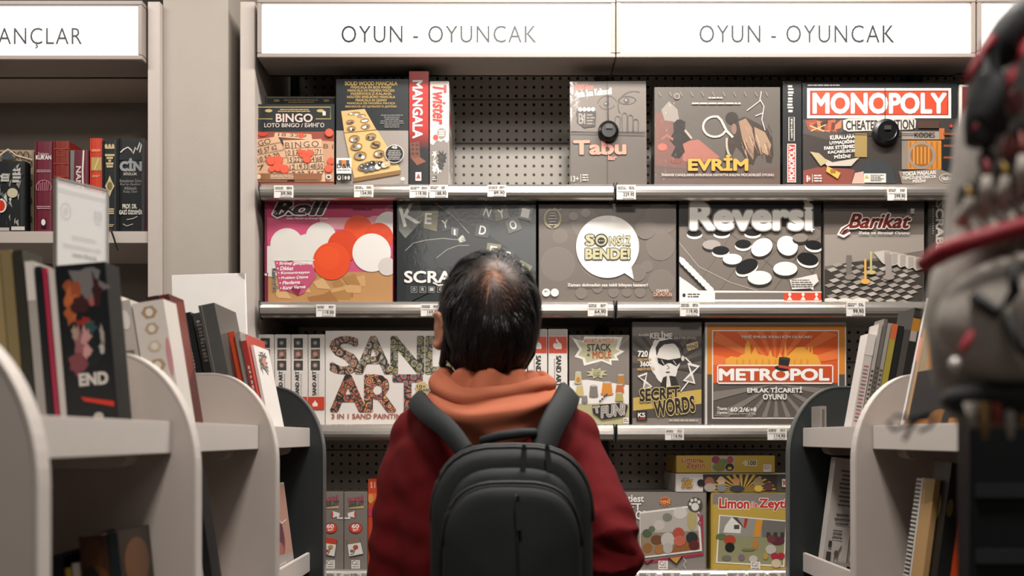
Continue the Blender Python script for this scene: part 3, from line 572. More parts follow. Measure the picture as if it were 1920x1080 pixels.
for x, y, rx, ry, c_, r_ in [(1302, 437, 14, 7, 1, 0), (1353, 436, 15, 7, 1, 0), (1411, 436, 15, 7, 1, 0), (1334, 459, 17, 9, 2, 0), (1351, 470, 16, 8.5, 1, 0), (1373, 486, 18, 10, 0, 0), (1393, 458, 15, 8.5, 1, 0), (1428, 464, 21, 16, 0, -28), (1476, 461, 18, 20, 0, -60), (1400, 500, 22, 13, 1, -25), (1424, 521, 22.5, 13, 0, 0), (1472, 504, 22.5, 13, 0, 0), (1514, 486, 20, 12, 1, 12), (1500, 446, 14, 8, 3, 0), (1525, 460, 16, 9, 1, 8)]:
    a.ell(x, y+4, rx+.5, ry+.5, '#28241f' if c_ != 1 else '#d9d6d1', r_); a.ell(x, y, rx, ry, ['#e4e1dc', '#111314', '#a29a95', '#837b74'][c_], r_)
for i in range(9):
    x, y = 1277+i*6.5, 488+i*6.6; a.ell(x-1, y+2, 10, 6, '#1b1a19', 28); a.ell(x, y, 9.5, 5, '#dedbd6', 28)
a.poly([(1273.5, 519), (1290, 530), (1310, 545), (1540, 547), (1540, 549), (1345, 549), (1370, 558), (1540, 562), (1540, 573), (1273.5, 573)], '#dedad4'); a.rect(1340, 549, 1469, 562, '#6d655e'); a.rect(1469, 549, 1539, 564, '#c2442a')
for x in (1480, 1505, 1530): a.ell(x, 552.5, 3, 3, '#d8cfc7'); a.poly([(x-5, 563), (x, 555), (x+5, 563)], '#d8cfc7')
a.ell(1282, 554, 3, 3.6, '#2a2826'); a.fine(1289, 550, 1312, 559, 2, '#4a4642', 3, .1)
a.poly([(1480, 525), (1500, 521), (1530, 514), (1534, 528), (1520, 541), (1484, 543)], '#d5d2cc'); a.fine(1483, 524, 1530, 540, 4, '#5a554f', 2); a.poly([(1518, 541), (1524, 545), (1524, 538)], '#d5d2cc')
a.text('Reversi', 1296, 382, 1519, 430, '#e9e6e1', b=0.05, out='#7b736c', ow=0.0338); a.star(1512, 382, 9, 7, 4, '#dedbd6', .5, .5); a.star(1521, 431, 6, 6, 4, '#eeebe6', .35); a.build(t, t.location)
t, a = game_box('grey board game box with pegs on a grid and red-brown script title', 1545, 371, 1733, D2, .055, '#6c645d')
a.rect(1546, 371.5, 1732, 396, '#494440'); a.poly([(1546, 440), (1732, 440), (1732, 470), (1546, 500)], '#8f877f')
a.poly([(1546, 506), (1590, 492), (1660, 488), (1732, 500), (1732, 573), (1546, 573)], '#3a3632')
for i in range(8):
    for j in range(9):
        x = 1548+j*22-i*9+20; y = 496+i*9.2+j*1.8
        if 1550 < x < 1722 and y < 568: a.poly([(x-9, y), (x+4, y-4), (x+12, y+.6), (x-1, y+5)], ['#989088', '#aaa39b', '#8a827a'][(i+j) % 3])
for i in range(5): x = 1657+i*15; y = 470+i*3; a.poly([(x-20 if i == 0 else x-5, y+3), (x, y), (x+13, y+2), (x+13, y+22), (x, y+26), (x-5, y+22)], '#b7b0a8'); a.poly([(x, y+2), (x+12, y+3), (x+12, y+20), (x, y+25)], '#99928a')
a.rect(1586, 479, 1596, 516, '#6b645e'); a.ell(1593, 520, 10, 5, '#7f7770'); a.rect(1659, 477, 1671, 517, '#8f8780'); a.ell(1665, 520, 11, 5, '#8f8780')
a.rect(1619.5, 486, 1623.5, 526, '#d0a04e'); a.ell(1621.5, 528, 9, 5, '#d0a04e'); a.rect(1630, 472, 1634, 508, '#b5ab72'); a.ell(1633, 511, 8, 4, '#b5ab72')
for i in range(3): a.ell(1556+i*28, 566, 16, 7, '#cfc9c2')
a.text('Barikat', 1590, 402, 1706, 428, '#6b2018', b=0.03, sh=.35, out='#dcd8d2', ow=0.0525); a.line([(1590, 424), (1578, 430), (1572, 440), (1580, 443), (1592, 435)], 7.5, '#dcd8d2'); a.line([(1592, 422), (1579, 431), (1574, 438), (1580, 440), (1592, 433)], 3.2, '#6b2018')
a.text('Zeka ve Strateji Oyunu', 1608, 435, 1704, 441, '#d6d1cb', b=0.03, sh=.2); a.rect(1706, 392, 1713, 402, '#a8a199'); a.build(t, t.location)
t, a = game_box('narrow dark letter tile game box stood upright right of the grid board box', 1741, 371, 1786, D2, .24, '#3b3733')
a.text('SCRABBLE', 1755, 379, 1769, 500, '#aaa49d', v=-90, b=0.04); a.fine(1748, 385, 1751, 440, 12, '#8a847d'); a.rect(1778, 380, 1779, 430, '#8a847d'); a.build(t, t.location)
# --- third shelf
for i, (px0, px1, lb) in enumerate([(484, 514, 'white colouring kit box at the far left of the third shelf, mostly behind the magazines'), (515, 545, 'white colouring kit box, second of the row on end at the left'), (546, 577, 'white colouring kit box, third of the row on end at the left'), (578, 609, 'white colouring kit box on end, right beside its large front-facing twin')]):
    t, a = game_box(lb, px0, 627, px1, D3, .24, '#cdc7c1', group='white colouring kits standing on end, left group')
    for k, c_ in enumerate(['#343736', '#6a5650', '#3a3b39']): a.rect(px0+5, 634+k*21, px0+22, 652+k*21, mandala(c_, '#77706a', '#8a5a52', 160) if k == 1 else c_)
    for k in range(3): a.ell(px0+13, 643+k*21, 5, 5, ['#55575a', '#a46a5a', '#7b5a50'][k]); a.ell(px0+13, 643+k*21, 3, 3, '#9a948d')
    a.text('SAND ART', px0+8, 696, px0+15, 741, '#332f2d', v=90, b=0.035); a.fine(px0+18, 700, px0+20, 741, 14, '#8b857f')
    a.rect(px0+.5, 744, px1-.5, 768, '#b93d2a'); a.poly([(px0+8, 762), (px0+13, 750), (px0+18, 762)], '#ded9d3'); a.ell(px0+13, 758, 5, 4, '#ded9d3'); a.build(t, t.location)
t, a = game_box('large white colouring kit box with patterned letters beside the shoulder', 610, 620, 888, D3, .055, '#d3cdc7')
pal = [('#4b5457', '#b98a63', '#8d6f6a'), ('#4f5a5c', '#c29a70', '#8a867c'), ('#77766f', '#a39a4e', '#55585a'), ('#6d6f72', '#a5984a', '#85837c')]
for s_, x0, x1, p_ in [('S', 622, 671, 0), ('A', 668, 733, 1), ('N', 735, 793, 2), ('D', 800, 853, 3)]: a.text(s_, x0, 633, x1, 699, mandala(*pal[p_]), b=0.035)
for s_, x0, x1, p_ in [('A', 622, 685, ('#3d3a45', '#c25b3f', '#8a6a45')), ('R', 686, 740, ('#3b5248', '#b5485a', '#c79a55')), ('T', 739, 790, ('#4a6a72', '#c46a45', '#8d4f5a'))]: a.text(s_, x0, 705, x1, 770, mandala(*p_), b=0.035)
a.ell(708, 732, 17, 17, mandala('#a14a55', '#c78a5a', '#3e4a48', 90)); a.ell(708, 732, 8, 8, '#d3cdc7')
a.text('3 IN 1 SAND PAINTING', 622, 776, 762, 785, '#9a5a48', b=0.03); a.star(791, 728, 13, 14, 12, '#b9a878', .85); a.text('10+', 782, 722, 798, 728, '#4a4132', b=0.03); a.text('YEARS', 784, 729, 806, 734, '#4a4132', b=0.03); a.build(t, t.location)
for i, (px0, px1, lb) in enumerate([(952, 988, 'white kit box on end just right of the head, nearest the head'), (990, 1026, 'white kit box on end right of the head, middle one'), (1028, 1064, 'white kit box on end beside the cups game box')]):
    t, a = game_box(lb, px0, 617, px1, D3, .24, '#d6d1cb', group='white colouring kits standing on end, right group')
    a.rect(px0+1, 617.5, px1-1, 630, '#a39d97'); a.rect(px0+1, 631, px1-1, 662, '#c2452c'); a.ell(px0+17, 648, 8, 6.5, '#ded9d3'); a.poly([(px0+14, 653), (px0+15, 634), (px0+20, 642), (px0+26, 650), (px0+24, 655)], '#ded9d3'); a.rect(px0+13, 641, px0+17, 644, '#c2452c')  # grey top strip: shadow of the shelf above, put into the print colour
    a.text('SAND ART', px0+15, 667, px0+24, 724, '#2b2928', v=-90, b=0.03); a.fine(px0+11, 672, px0+13, 716, 14, '#8b857f'); a.build(t, t.location)
t, a = game_box('cup stacking game box with starburst title', 1067, 628, 1180, D3, .06, '#7c746d')
a.rect(1067.5, 629, 1179.5, 720, '#7f7770')
for i in range(9): a.poly([(1120, 690), (1066.5+i*14, 629), (1073+i*14, 629)], '#8f8780')
a.poly([(1068, 714), (1100, 712), (1179, 722), (1179, 765), (1068, 760)], '#ddd9d4'); a.rect(1067.5, 757, 1179.5, 800, '#a9a47c')
SB = [(1073, 634), (1092, 640), (1096, 631), (1167, 632), (1160, 655), (1171, 659), (1156, 668), (1160, 676), (1146, 676), (1147, 685), (1128, 677), (1095, 686), (1092, 674), (1077, 669), (1086, 655)]
a.poly(SB, '#e2dfd9'); a.poly([(1120+(x-1120)*.84, 655+(y-655)*.82) for x, y in SB], '#b9b694')
a.text('WHAC-A-MOLE', 1094, 635, 1151, 643, '#c2703f', b=0.04, ang=-1, out='#e2dfd9', ow=0.0375); a.text('STACK', 1101, 645, 1145, 658, '#3f3c38', b=0.03, ang=-1); a.text('A', 1100, 663, 1106, 668, '#3f3c38', b=0.03); a.text('MOLE', 1111, 659, 1146, 672, '#b5542f', b=0.03, ang=-2)
a.star(1119, 700, 22, 11, 8, '#b7b58e', .55, .3); a.fine(1111, 694, 1127, 706, 4, '#6c6a50', 3, .3, .4, 'c')
def cup(x, y, w_, h_, c_): a.poly([(x-w_*.38, y-h_/2), (x+w_*.38, y-h_/2), (x+w_/2, y+h_/2), (x-w_/2, y+h_/2)], c_); a.ell(x, y-h_/2, w_*.38, h_*.09, '#bcb5ad'); a.ell(x, y+h_/2, w_/2, h_*.1, c_)
cup(1113, 733, 17, 20, '#7a736c'); cup(1138, 728, 21, 22, '#c78338'); a.line([(1126, 738), (1150, 738)], 2, '#c78338'); cup(1164, 712, 15, 18, '#a5763c'); cup(1162, 728, 16, 14, '#b8683a'); cup(1161, 744, 16, 14, '#a69b5a')
cup(1084, 708, 14, 20, '#b7b18a'); cup(1087, 732, 15, 18, '#bfae72'); cup(1096, 748, 12, 12, '#7e7a74'); a.ell(1084, 712, 4, 5, '#c27a3c')
for i in range(4): a.ell(1125+i*4, 752-i*4, 2.4, 1.6, '#4a4541', -40)
a.poly([(1110, 760), (1170, 755), (1177, 762), (1172, 780), (1128, 787), (1112, 775)], '#2b2927'); a.text('FUN!', 1126, 760, 1172, 780, '#8d857d', b=0.035, ang=-8, sh=.2, out='#d6d2cb', ow=0.03); a.text('T', 1113, 762, 1124, 774, '#8d857d', b=0.035, ang=-8, out='#d6d2cb', ow=0.03); a.rect(1168, 783, 1178, 794, '#cfcbc4'); a.fine(1169, 785, 1177, 792, 2, '#5e5a55', 2); a.build(t, t.location)
t, a = game_box('grey box with a cartoon face in dark sunglasses and yellow band', 1185, 603, 1316, D3, .06, '#49443f')
a.rect(1186, 604, 1315, 800, '#59534d'); a.rect(1186, 604, 1315, 630, '#75706a')
for i in range(13):
    t0 = math.radians(180+i*15); t1 = math.radians(186+i*15); a.poly([(1248, 690), (max(1186, min(1315, 1248+95*math.cos(t0))), max(632, 690+95*math.sin(t0))), (max(1186, min(1315, 1248+95*math.cos(t1))), max(632, 690+95*math.sin(t1)))], '#3f3a36')
a.poly([(1187, 746), (1315, 730), (1315, 757), (1187, 770)], '#bb9f52'); a.poly([(1187, 770), (1315, 757), (1315, 800), (1187, 800)], '#4a4540'); a.rect(1186, 784, 1315, 797, '#78726b')
a.text('KLASİK', 1198, 625, 1217, 630, '#c9c4bd', b=0.04); a.text('KELİME', 1219, 621, 1260, 635, '#d9d5cf', b=0.035, ang=1); a.text('ANLATMA OYUNU', 1263, 631, 1305, 636, '#a39d96', b=0.04)
a.poly([(1286, 646), (1308, 640), (1309, 652), (1290, 658)], '#c7b08a'); a.text('YENİ', 1288, 645, 1307, 654, '#3a332b', b=0.03, ang=-12)
a.ell(1245, 672, 29, 38, '#dad6d0'); a.ell(1248, 690, 22, 30, '#dad6d0'); a.ell(1229, 646, 5, 9, '#dad6d0')
a.ell(1254, 672, 22, 30, '#cfcac4'); a.ell(1252, 690, 17, 22, '#d2cdc7')
a.poly([(1231, 668), (1229, 652), (1236, 640), (1255, 636), (1272, 640), (1281, 654), (1280, 668), (1276, 652), (1262, 644), (1245, 646), (1236, 654)], '#2a2725'); a.ell(1233, 672, 4, 6, '#c9c4be'); a.ell(1280, 672, 3, 5, '#c9c4be')
a.poly([(1232, 671), (1253, 675), (1276, 671), (1277, 678), (1268, 687), (1257, 681), (1252, 681), (1243, 686), (1234, 681)], '#1c1a19'); a.line([(1262, 676), (1268, 684)], 1.2, '#c9c4be'); a.line([(1240, 675), (1245, 683)], 1.2, '#c9c4be')
a.line([(1250, 684), (1255, 690), (1250, 692)], 1.2, '#5b5651'); a.ell(1252, 698, 4, 1.6, '#5b5651'); a.poly([(1237, 726), (1243, 708), (1252, 704), (1266, 706), (1274, 726)], '#2c2927'); a.poly([(1249, 726), (1250, 704), (1254, 702), (1258, 726)], '#d2cdc7'); a.line([(1251, 703), (1252, 720)], 3, '#c2bdb6')
a.line([(1284, 670), (1294, 680), (1300, 690), (1290, 716), (1276, 734)], 2.4, '#d9d5cf')
def hourglass(x, y, k, r_):
    ca = math.cos(r_); sa = math.sin(r_)
    def q(P): return [(x+k*(u*ca-v*sa), y+k*(u*sa+v*ca)) for u, v in P]
    a.poly(q([(-9, -13), (9, -13), (2, 0), (9, 13), (-9, 13), (-2, 0)]), '#d9d5cf'); a.poly(q([(-6, -10), (6, -10), (0, -2)]), '#58524c'); a.poly(q([(-6, 11), (6, 11), (0, 3)]), '#8f8780')
hourglass(1296, 700, 1.35, .25); hourglass(1209, 715, 1.1, -.35)
a.text('720', 1196, 658, 1214, 669, '#e0dcd6', b=0.035); a.text('GİZLİ KELİME', 1195, 671, 1221, 676, '#c7a06a', b=0.04, ang=-4); a.text('3600', 1200, 678, 1222, 687, '#e0dcd6', b=0.035); a.text('PASİTİF KELİME', 1195, 688, 1227, 694, '#c7a06a', b=0.04, ang=-4)
a.text('SECRET', 1199, 728, 1274, 750, '#27241f', b=0.04, ang=-4, sh=.1, out='#c9b27a', ow=0.045); a.text('WORDS', 1227, 748, 1302, 776, '#27241f', b=0.04, ang=-8, sh=.1, out='#c9b27a', ow=0.045)
a.rect(1193, 770, 1213, 789, '#2b2624'); a.text('KS', 1196, 774, 1209, 782, '#e0dcd6', b=0.035); a.rect(1196, 784, 1210, 787, '#8b2f27'); a.fine(1254, 785, 1312, 792, 1, '#a8a29b', 4); a.build(t, t.location)
t, a = game_box('orange and grey box with a city skyline and a top hat over the title', 1322, 604, 1587, D3, .06, '#c1bbb4')
a.rect(1326, 609, 1584, 702, '#c67a28'); a.rect(1326, 702, 1584, 800, '#4f4a46')
a.rect(1335, 619, 1573, 785, '#d6d1cb'); a.rect(1337, 621, 1571, 783, '#cc5626'); a.rect(1337, 718, 1571, 783, '#56504b')
for i in range(9):
    t0 = math.radians(183+i*20); t1 = math.radians(192+i*20)
    def clip(t_): 
        k = min(117/max(1e-3, abs(math.cos(t_))), 69/max(1e-3, abs(math.sin(t_)))); return (1454+k*math.cos(t_), 690+k*math.sin(t_))
    a.poly([(1454, 690), clip(t0), clip(t1)], '#d8703a')
for i in range(9):
    t0 = math.radians(5+i*20); t1 = math.radians(13+i*20)
    def clip2(t_): 
        k = min(117/max(1e-3, abs(math.cos(t_))), 62/max(1e-3, abs(math.sin(t_)))); return (1454+k*math.cos(t_), 720+k*math.sin(t_))
    a.poly([(1454, 720), clip2(t0), clip2(t1)], '#79726c')
a.text('YENİ EMLAK KRALI KİM OLACAK?', 1389, 628, 1522, 634, '#d9cfc6', b=0.04, out='#7c3a22', ow=0.015)
a.poly([(1360, 684), (1360, 674), (1370, 668), (1384, 670), (1390, 665), (1396, 664), (1397, 646), (1402, 638), (1406, 646), (1408, 666), (1415, 650), (1422, 664), (1440, 668), (1445, 655), (1448, 668), (1456, 672), (1462, 662), (1470, 672), (1471, 644), (1473, 640), (1475, 668), (1482, 662), (1492, 652), (1506, 650), (1514, 658), (1516, 645), (1518, 660), (1520, 662), (1522, 645), (1524, 664), (1532, 666), (1540, 684)], '#d99a3c')
for i in range(12): a.rect(1380+i*12, 674, 1383+i*12, 684, '#c98a30')
a.poly([(1347, 684), (1559, 684), (1562, 687), (1562, 716), (1559, 720), (1347, 720), (1344, 716), (1344, 687)], '#dcd8d2'); a.rect(1346.5, 686.5, 1559.5, 717, '#b94a26')
a.text('METROPOL', 1349, 692, 1553, 713, '#e6e2dd', b=0.045, out='#6e2d18', ow=0.015)
a.ell(1465, 691, 13, 5, '#1f1d1d', 10); a.poly([(1460, 671), (1481, 673), (1477, 692), (1459, 688)], '#262424'); a.ell(1470.5, 672, 10.5, 2.5, '#3a3737', 6); a.poly([(1459, 684), (1478, 687), (1477, 692), (1459, 689)], '#b5472a')
a.text('EMLAK TİCARETİ', 1401, 725, 1503, 736, '#dcd8d2', b=0.035, out='#3c3835', ow=0.015); a.text('OYUNU', 1430, 739, 1474, 749, '#dcd8d2', b=0.035, out='#3c3835', ow=0.015)
a.text('Ticaret', 1344, 763, 1363, 769, '#d9d5cf', b=0.03); a.text('Oyunu', 1344, 771, 1363, 777, '#d9d5cf', b=0.03); a.text('60', 1369, 764, 1382, 772, '#e0dcd6', b=0.03); a.text('Dakika', 1369, 774, 1382, 777, '#d9d5cf'); a.text('2/6', 1386, 764, 1403, 772, '#e0dcd6', b=0.03); a.text('Oyuncu', 1387, 774, 1402, 777, '#d9d5cf'); a.text('+8', 1406, 764, 1417, 772, '#e0dcd6', b=0.03); a.text('Yaş', 1408, 773, 1416, 778, '#d9d5cf')
for x in (1366, 1384.5, 1404.5): a.line([(x, 763), (x, 778)], .8, '#b9b4ae')
a.build(t, t.location)
# --- bottom shelf
for px0, px1, lb in [(601, 644, 'grey card game box beside the dark rack end, left one of the pair'), (645, 689, 'grey card game box nearest the person, right one of the pair')]:
    t, a = game_box(lb, px0, 922, px1, D4, .12, '#766f69', group='grey card game boxes at the lower left')
    k = px0-645; m_ = 1 if k == 0 else -1
    def mx(x): return x+k if k == 0 else 1289-x
    tx = 1+k if k == 0 else k-2
    a.text('HAYDİ', 652+tx, 930, 680+tx, 940, '#b8505f', b=0.04, ang=-5, out='#2b2725', ow=0.0375); a.text('ANLAT', 653+tx, 940, 681+tx, 950, '#5d5854', b=0.04, ang=-3, out='#2b2725', ow=0.0375); a.poly([(653+tx, 952), (681+tx, 948), (681+tx, 953), (652+tx, 954)], '#b39a6a')
    a.poly([(mx(652), 962), (mx(666), 958), (mx(666), 971), (mx(652), 967)], '#d6d1cb'); a.ell(mx(666), 964.5, 2, 6.5, '#b5473a'); a.rect(min(mx(646), mx(657)), 970, max(mx(646), mx(657)), 973, '#d6d1cb'); a.line([(mx(654), 966), (mx(656), 971)], 3, '#d6d1cb')
    xc = 666+tx; a.star(xc, 990, 13, 10.5, 18, '#7a241b', .9); a.ell(xc, 990, 11.5, 9, '#c8452f'); a.text('60', xc-7, 983, xc+6, 990, '#e6e2dd', b=0.04); a.text('kart', xc-5, 990.5, xc+5, 995, '#e6e2dd', b=0.03, ang=-8)
    cx_ = 664+tx; P_ = [(cx_-15, 1010), (cx_+9, 1007), (cx_+16, 1038), (cx_-10, 1043)] if k == 0 else [(cx_-9, 1007), (cx_+14, 1011), (cx_+9, 1043), (cx_-16, 1038)]
    a.poly([(x+1, y+1.5) for x, y in P_], '#3e3935'); a.poly(P_, '#d3cec8'); a.poly([P_[0], P_[1], ((P_[1][0]*2+P_[2][0])/3, P_[1][1]+10), ((P_[0][0]*2+P_[3][0])/3, P_[0][1]+11)], '#7e6a5e' if k == 0 else '#b5402e')
    a.ell(cx_+2, 1026, 5, 4.5, '#a5503f' if k == 0 else '#a98a4a'); a.line([(cx_-3, 1032), (cx_+2, 1028), (cx_-2, 1038), (cx_-8, 1040)], 1.6, '#4a3d36'); a.ell(cx_-5, 1033, 3.5, 3, '#9a4150' if k else '#8a5a48')
    a.rect(xc-8, 1050, xc+8, 1066, '#cfcac3'); a.arc(xc-3, 1055, 3.4, 3.4, 60, 330, 1.2, '#4f4a46', 10); a.line([(xc-1, 1058.5), (xc+5, 1051.5), (xc+5, 1058.5), (xc, 1058.5)], 1.2, '#4f4a46'); a.fine(xc-6, 1061, xc+6, 1064, 1, '#6c6661'); a.build(t, t.location)
t, a = game_box('orange-red box half hidden behind the left arm', 690, 898, 760, D4, .12, '#b9421f')
a.text('S 1', 695, 904, 703, 915, '#d9b9a8', b=0.03); a.rect(690.5, 925, 706, 940, '#d0622f'); a.ell(695, 935, 5, 9, '#c98a4a'); a.rect(690.5, 952, 700, 968, '#b03350'); a.build(t, t.location)
t, a = game_box('grey puzzle box with a tilted crowded picture and paw badge, right of the arm', 1150, 923, 1325, D4, .17, '#807973')
a.rect(1323, 924, 1325, 1069, '#5d5751')
a.text('littlest', 1165, 928, 1207, 941, '#dcd8d2', b=0.035, out='#3c3835', ow=0.0375); a.text('PET', 1168, 944, 1202, 957, '#dcd8d2', b=0.04, out='#3c3835', ow=0.0375); a.text('SHOP', 1172, 958, 1213, 973, '#dcd8d2', b=0.04, out='#3c3835', ow=0.0375)
a.star(1247, 940, 14, 11, 12, '#b98a5a', .6); a.star(1247, 940, 11, 8, 12, '#b5402e', .7); a.text('YENİ', 1238, 936, 1256, 944, '#dcb05a', b=0.035, ang=-6)
a.poly([(1203, 1052), (1318, 1036), (1314, 966), (1318, 965), (1319, 1041), (1203, 1058)], '#9b3048'); a.poly([(1199, 960), (1310, 946), (1316, 1033), (1200, 1047)], '#dcd8d2'); a.poly([(1200, 963), (1307, 950), (1312, 1030), (1201, 1044)], '#aaa49c')
a.poly([(1201, 1000), (1309, 995), (1312, 1030), (1201, 1044)], '#8a7a66'); a.poly([(1270, 1018), (1311, 1008), (1312, 1030), (1250, 1038)], '#8a5a34')
for x, y, rx, ry, c_ in [(1251, 970, 9, 8, '#77796a'), (1236, 985, 10, 10, '#b9b3ab'), (1275, 962, 13, 11, '#c2bdb6'), (1213, 1000, 9, 8, '#4e5a48'), (1222, 992, 6, 6, '#5d6a55'), (1297, 975, 9, 19, '#a89a6a'), (1214, 1027, 9, 9, '#8a5f34'), (1231, 1012, 11, 9, '#6a4630'), (1252, 1012, 13, 14, '#b5b0aa'), (1252, 1028, 9, 10, '#aaa59f'), (1272, 1000, 11, 11, '#a54a3c'), (1274, 1014, 11, 10, '#b5604f'), (1297, 1008, 11, 11, '#2a3030'), (1301, 1022, 10, 9, '#5a2a28'), (1235, 1030, 8, 9, '#9a6a3c')]: a.ell(x, y, rx, ry, c_)
a.ell(1303, 946, 14, 14, '#4d4843'); a.ell(1303, 950, 7, 7.5, '#cfcac3'); 
for x, y in ((1294, 945), (1297, 938), (1304, 937), (1310, 941)): a.ell(x, y, 2.8, 3.2, '#cfcac3')
a.line([(1308, 962), (1313, 972), (1309, 980), (1314, 986)], 2.6, '#9b3048'); a.line([(1205, 1049), (1213, 1058), (1224, 1049)], 3, '#2a2725'); a.poly([(1256, 1046), (1278, 1043), (1268, 1058)], '#b5883a'); a.line([(1253, 1046), (1268, 1058), (1279, 1043)], 3, '#2a2725'); a.line([(1281, 1046), (1286, 1052), (1281, 1058), (1286, 1066)], 1.6, '#bab4ad')
a.rect(1234, 1051, 1252, 1067, '#d6d1cb'); a.arc(1240, 1056, 3.4, 3.4, 60, 330, 1.2, '#4f4a46', 10); a.line([(1242, 1059.5), (1248, 1052.5), (1248, 1059.5), (1243, 1059.5)], 1.2, '#4f4a46'); a.fine(1236, 1062, 1250, 1065, 1, '#6c6661'); a.build(t, t.location)
t, a = game_box('yellow puzzle box with a red and white title and a garden picture', 1333, 923, 1512, D4, .17, '#a98f3e')
a.rect(1336, 925, 1511, 946, '#7d766f'); a.rect(1337, 946, 1511, 1069, '#b39745')
a.text('Limon', 1349, 935, 1404, 953, '#b5342a', b=0.04, out='#e2ded8', ow=0.0525, ang=1); a.text('ile', 1409, 941, 1420, 951, '#b5342a', b=0.03, out='#e2ded8', ow=0.045); a.text('Zeytin', 1424, 936, 1486, 957, '#b5342a', b=0.04, out='#e2ded8', ow=0.0525, ang=1)
a.poly([(1348, 965), (1476, 976), (1470, 1063), (1342, 1055)], '#dcd8d2'); a.poly([(1350, 967), (1473, 978), (1468, 1060), (1345, 1053)], '#8b8a68')
a.poly([(1350, 967), (1473, 978), (1471, 1010), (1348, 1003)], '#8f8b84'); a.poly([(1428, 974), (1473, 978), (1471, 1010), (1428, 1007)], '#6c6863'); a.poly([(1360, 985), (1372, 969), (1390, 984), (1388, 1000), (1356, 998)], '#d5d1cb'); a.poly([(1372, 969), (1382, 970), (1395, 990), (1390, 986)], '#4a4643'); a.rect(1376, 984, 1386, 992, '#4a4643'); a.poly([(1418, 974), (1430, 975), (1424, 1007), (1412, 1007)], '#c98a34'); a.poly([(1396, 972), (1402, 972), (1398, 990), (1394, 988)], '#a8322c')
for x in (1437, 1450, 1463): a.rect(x, 998, x+7, 1008, '#3c3a38')
for x, y, rx, ry, c_ in [(1352, 1006, 10, 6, '#5b6a42'), (1458, 1014, 13, 8, '#5d2f38'), (1446, 1010, 8, 7, '#6a3a40'), (1368, 1012, 11, 9, '#a5452f'), (1368, 1026, 9, 9, '#26221f'), (1416, 1020, 5, 10, '#b57a3a'), (1445, 1030, 10, 9, '#b8b2aa'), (1362, 1046, 9, 5, '#6f6a64'), (1390, 1045, 6, 6, '#7c6470'), (1412, 1048, 8, 7, '#b9b4ad'), (1452, 1042, 7, 6, '#a82c3c'), (1464, 1042, 7, 6, '#a82c3c'), (1455, 1056, 9, 8, '#c2b596'), (1402, 1030, 12, 2.5, '#77784e'), (1435, 1042, 5, 7, '#a88f4a')]: a.ell(x, y, rx, ry, c_)
a.rect(1407, 1053, 1425, 1069, '#d6d1cb'); a.arc(1413, 1058, 3.4, 3.4, 60, 330, 1.2, '#4f4a46', 10); a.line([(1415, 1061.5), (1421, 1054.5), (1421, 1061.5), (1416, 1061.5)], 1.2, '#4f4a46'); a.fine(1409, 1064, 1423, 1067, 1, '#6c6661'); a.build(t, t.location)
t, a = game_box('white and black flat puzzle box lying across the standing puzzle boxes', 1267, 888, 1500, 0, .19, '#c4beb8', pyb=923)
a.rect(1318, 889, 1457, 922, '#3c3632'); a.rect(1457, 889, 1499, 922, '#4b4642')
for i in range(16):
    t_ = math.radians(180+i*12); k = 26; a.poly([(1392, 922), (1392+k*2.4*math.cos(t_), max(889.5, 922+k*1.3*math.sin(t_))), (1392+k*2.4*math.cos(t_+.1), max(889.5, 922+k*1.3*math.sin(t_+.1)))], '#b3923f')
for x, y, rx, ry, c_ in [(1330, 904, 9, 10, '#8f5a45'), (1331, 914, 11, 8, '#9a9288'), (1352, 902, 7, 9, '#b89a7a'), (1353, 915, 9, 7, '#77787a'), (1380, 903, 7, 8, '#a8784f'), (1382, 916, 14, 6, '#3a3a3e'), (1421, 905, 9, 10, '#8a7a52'), (1422, 916, 8, 6, '#c2a34a'), (1440, 912, 9, 8, '#5a3a3a')]: a.ell(x, y, rx, ry, c_)
a.ell(1314, 905, 7, 6.5, '#26221f'); a.text('TOY', 1278, 899, 1298, 907, '#c29a35', b=0.045, out='#3a3f55', ow=0.0375); a.text('STORY', 1278, 908, 1299, 914, '#c29a35', b=0.04, out='#8d2f24', ow=0.045); a.fine(1280, 895, 1297, 897, 1, '#8a847e', 2); a.rect(1466, 898, 1499, 913, '#cfc9c2'); a.text('K', 1468, 901, 1475, 911, '#b5342a', b=0.035); a.text('S', 1479, 901, 1486, 911, '#3a3633', b=0.035); a.build(t, t.location)
t, a = game_box('slim yellow puzzle box lying on top of the flat white one', 1268, 854, 1453, 0, .17, '#a8893a', pyb=887.3)
a.rect(1269, 855, 1452, 886, '#b0923f'); a.text('Limon', 1278, 857, 1312, 867, '#a5302a', b=0.03, out='#d9c9a8', ow=0.0225); a.text('ile', 1312, 862, 1318, 867, '#a5302a', b=0.03); a.text('Zeytin', 1287, 868, 1321, 880, '#a5302a', b=0.03, out='#d9c9a8', ow=0.0225)
a.rect(1333, 855, 1377, 885, '#a39a8a')
for x, y, rx, ry, c_ in [(1342, 862, 8, 7, '#8a3a50'), (1356, 866, 10, 6, '#6a7a4a'), (1369, 862, 6, 7, '#9a4a5a'), (1348, 876, 12, 8, '#77783f'), (1368, 876, 8, 7, '#2f2c28'), (1368, 878, 4, 3, '#c9953a')]: a.ell(x, y, rx, ry, c_)
a.poly([(1391, 868), (1398, 862), (1398, 864), (1419, 862), (1419, 875), (1398, 874), (1398, 876)], '#c2b78e'); a.text('100', 1403, 864, 1417, 872, '#3f3a33', b=0.03, ang=-2); a.rect(1431, 871, 1446, 885, '#cfcac3'); a.arc(1436, 876, 2.6, 2.6, 60, 330, 1, '#4f4a46', 10); a.line([(1438, 879), (1442, 873), (1442, 879)], 1, '#4f4a46'); a.build(t, t.location)
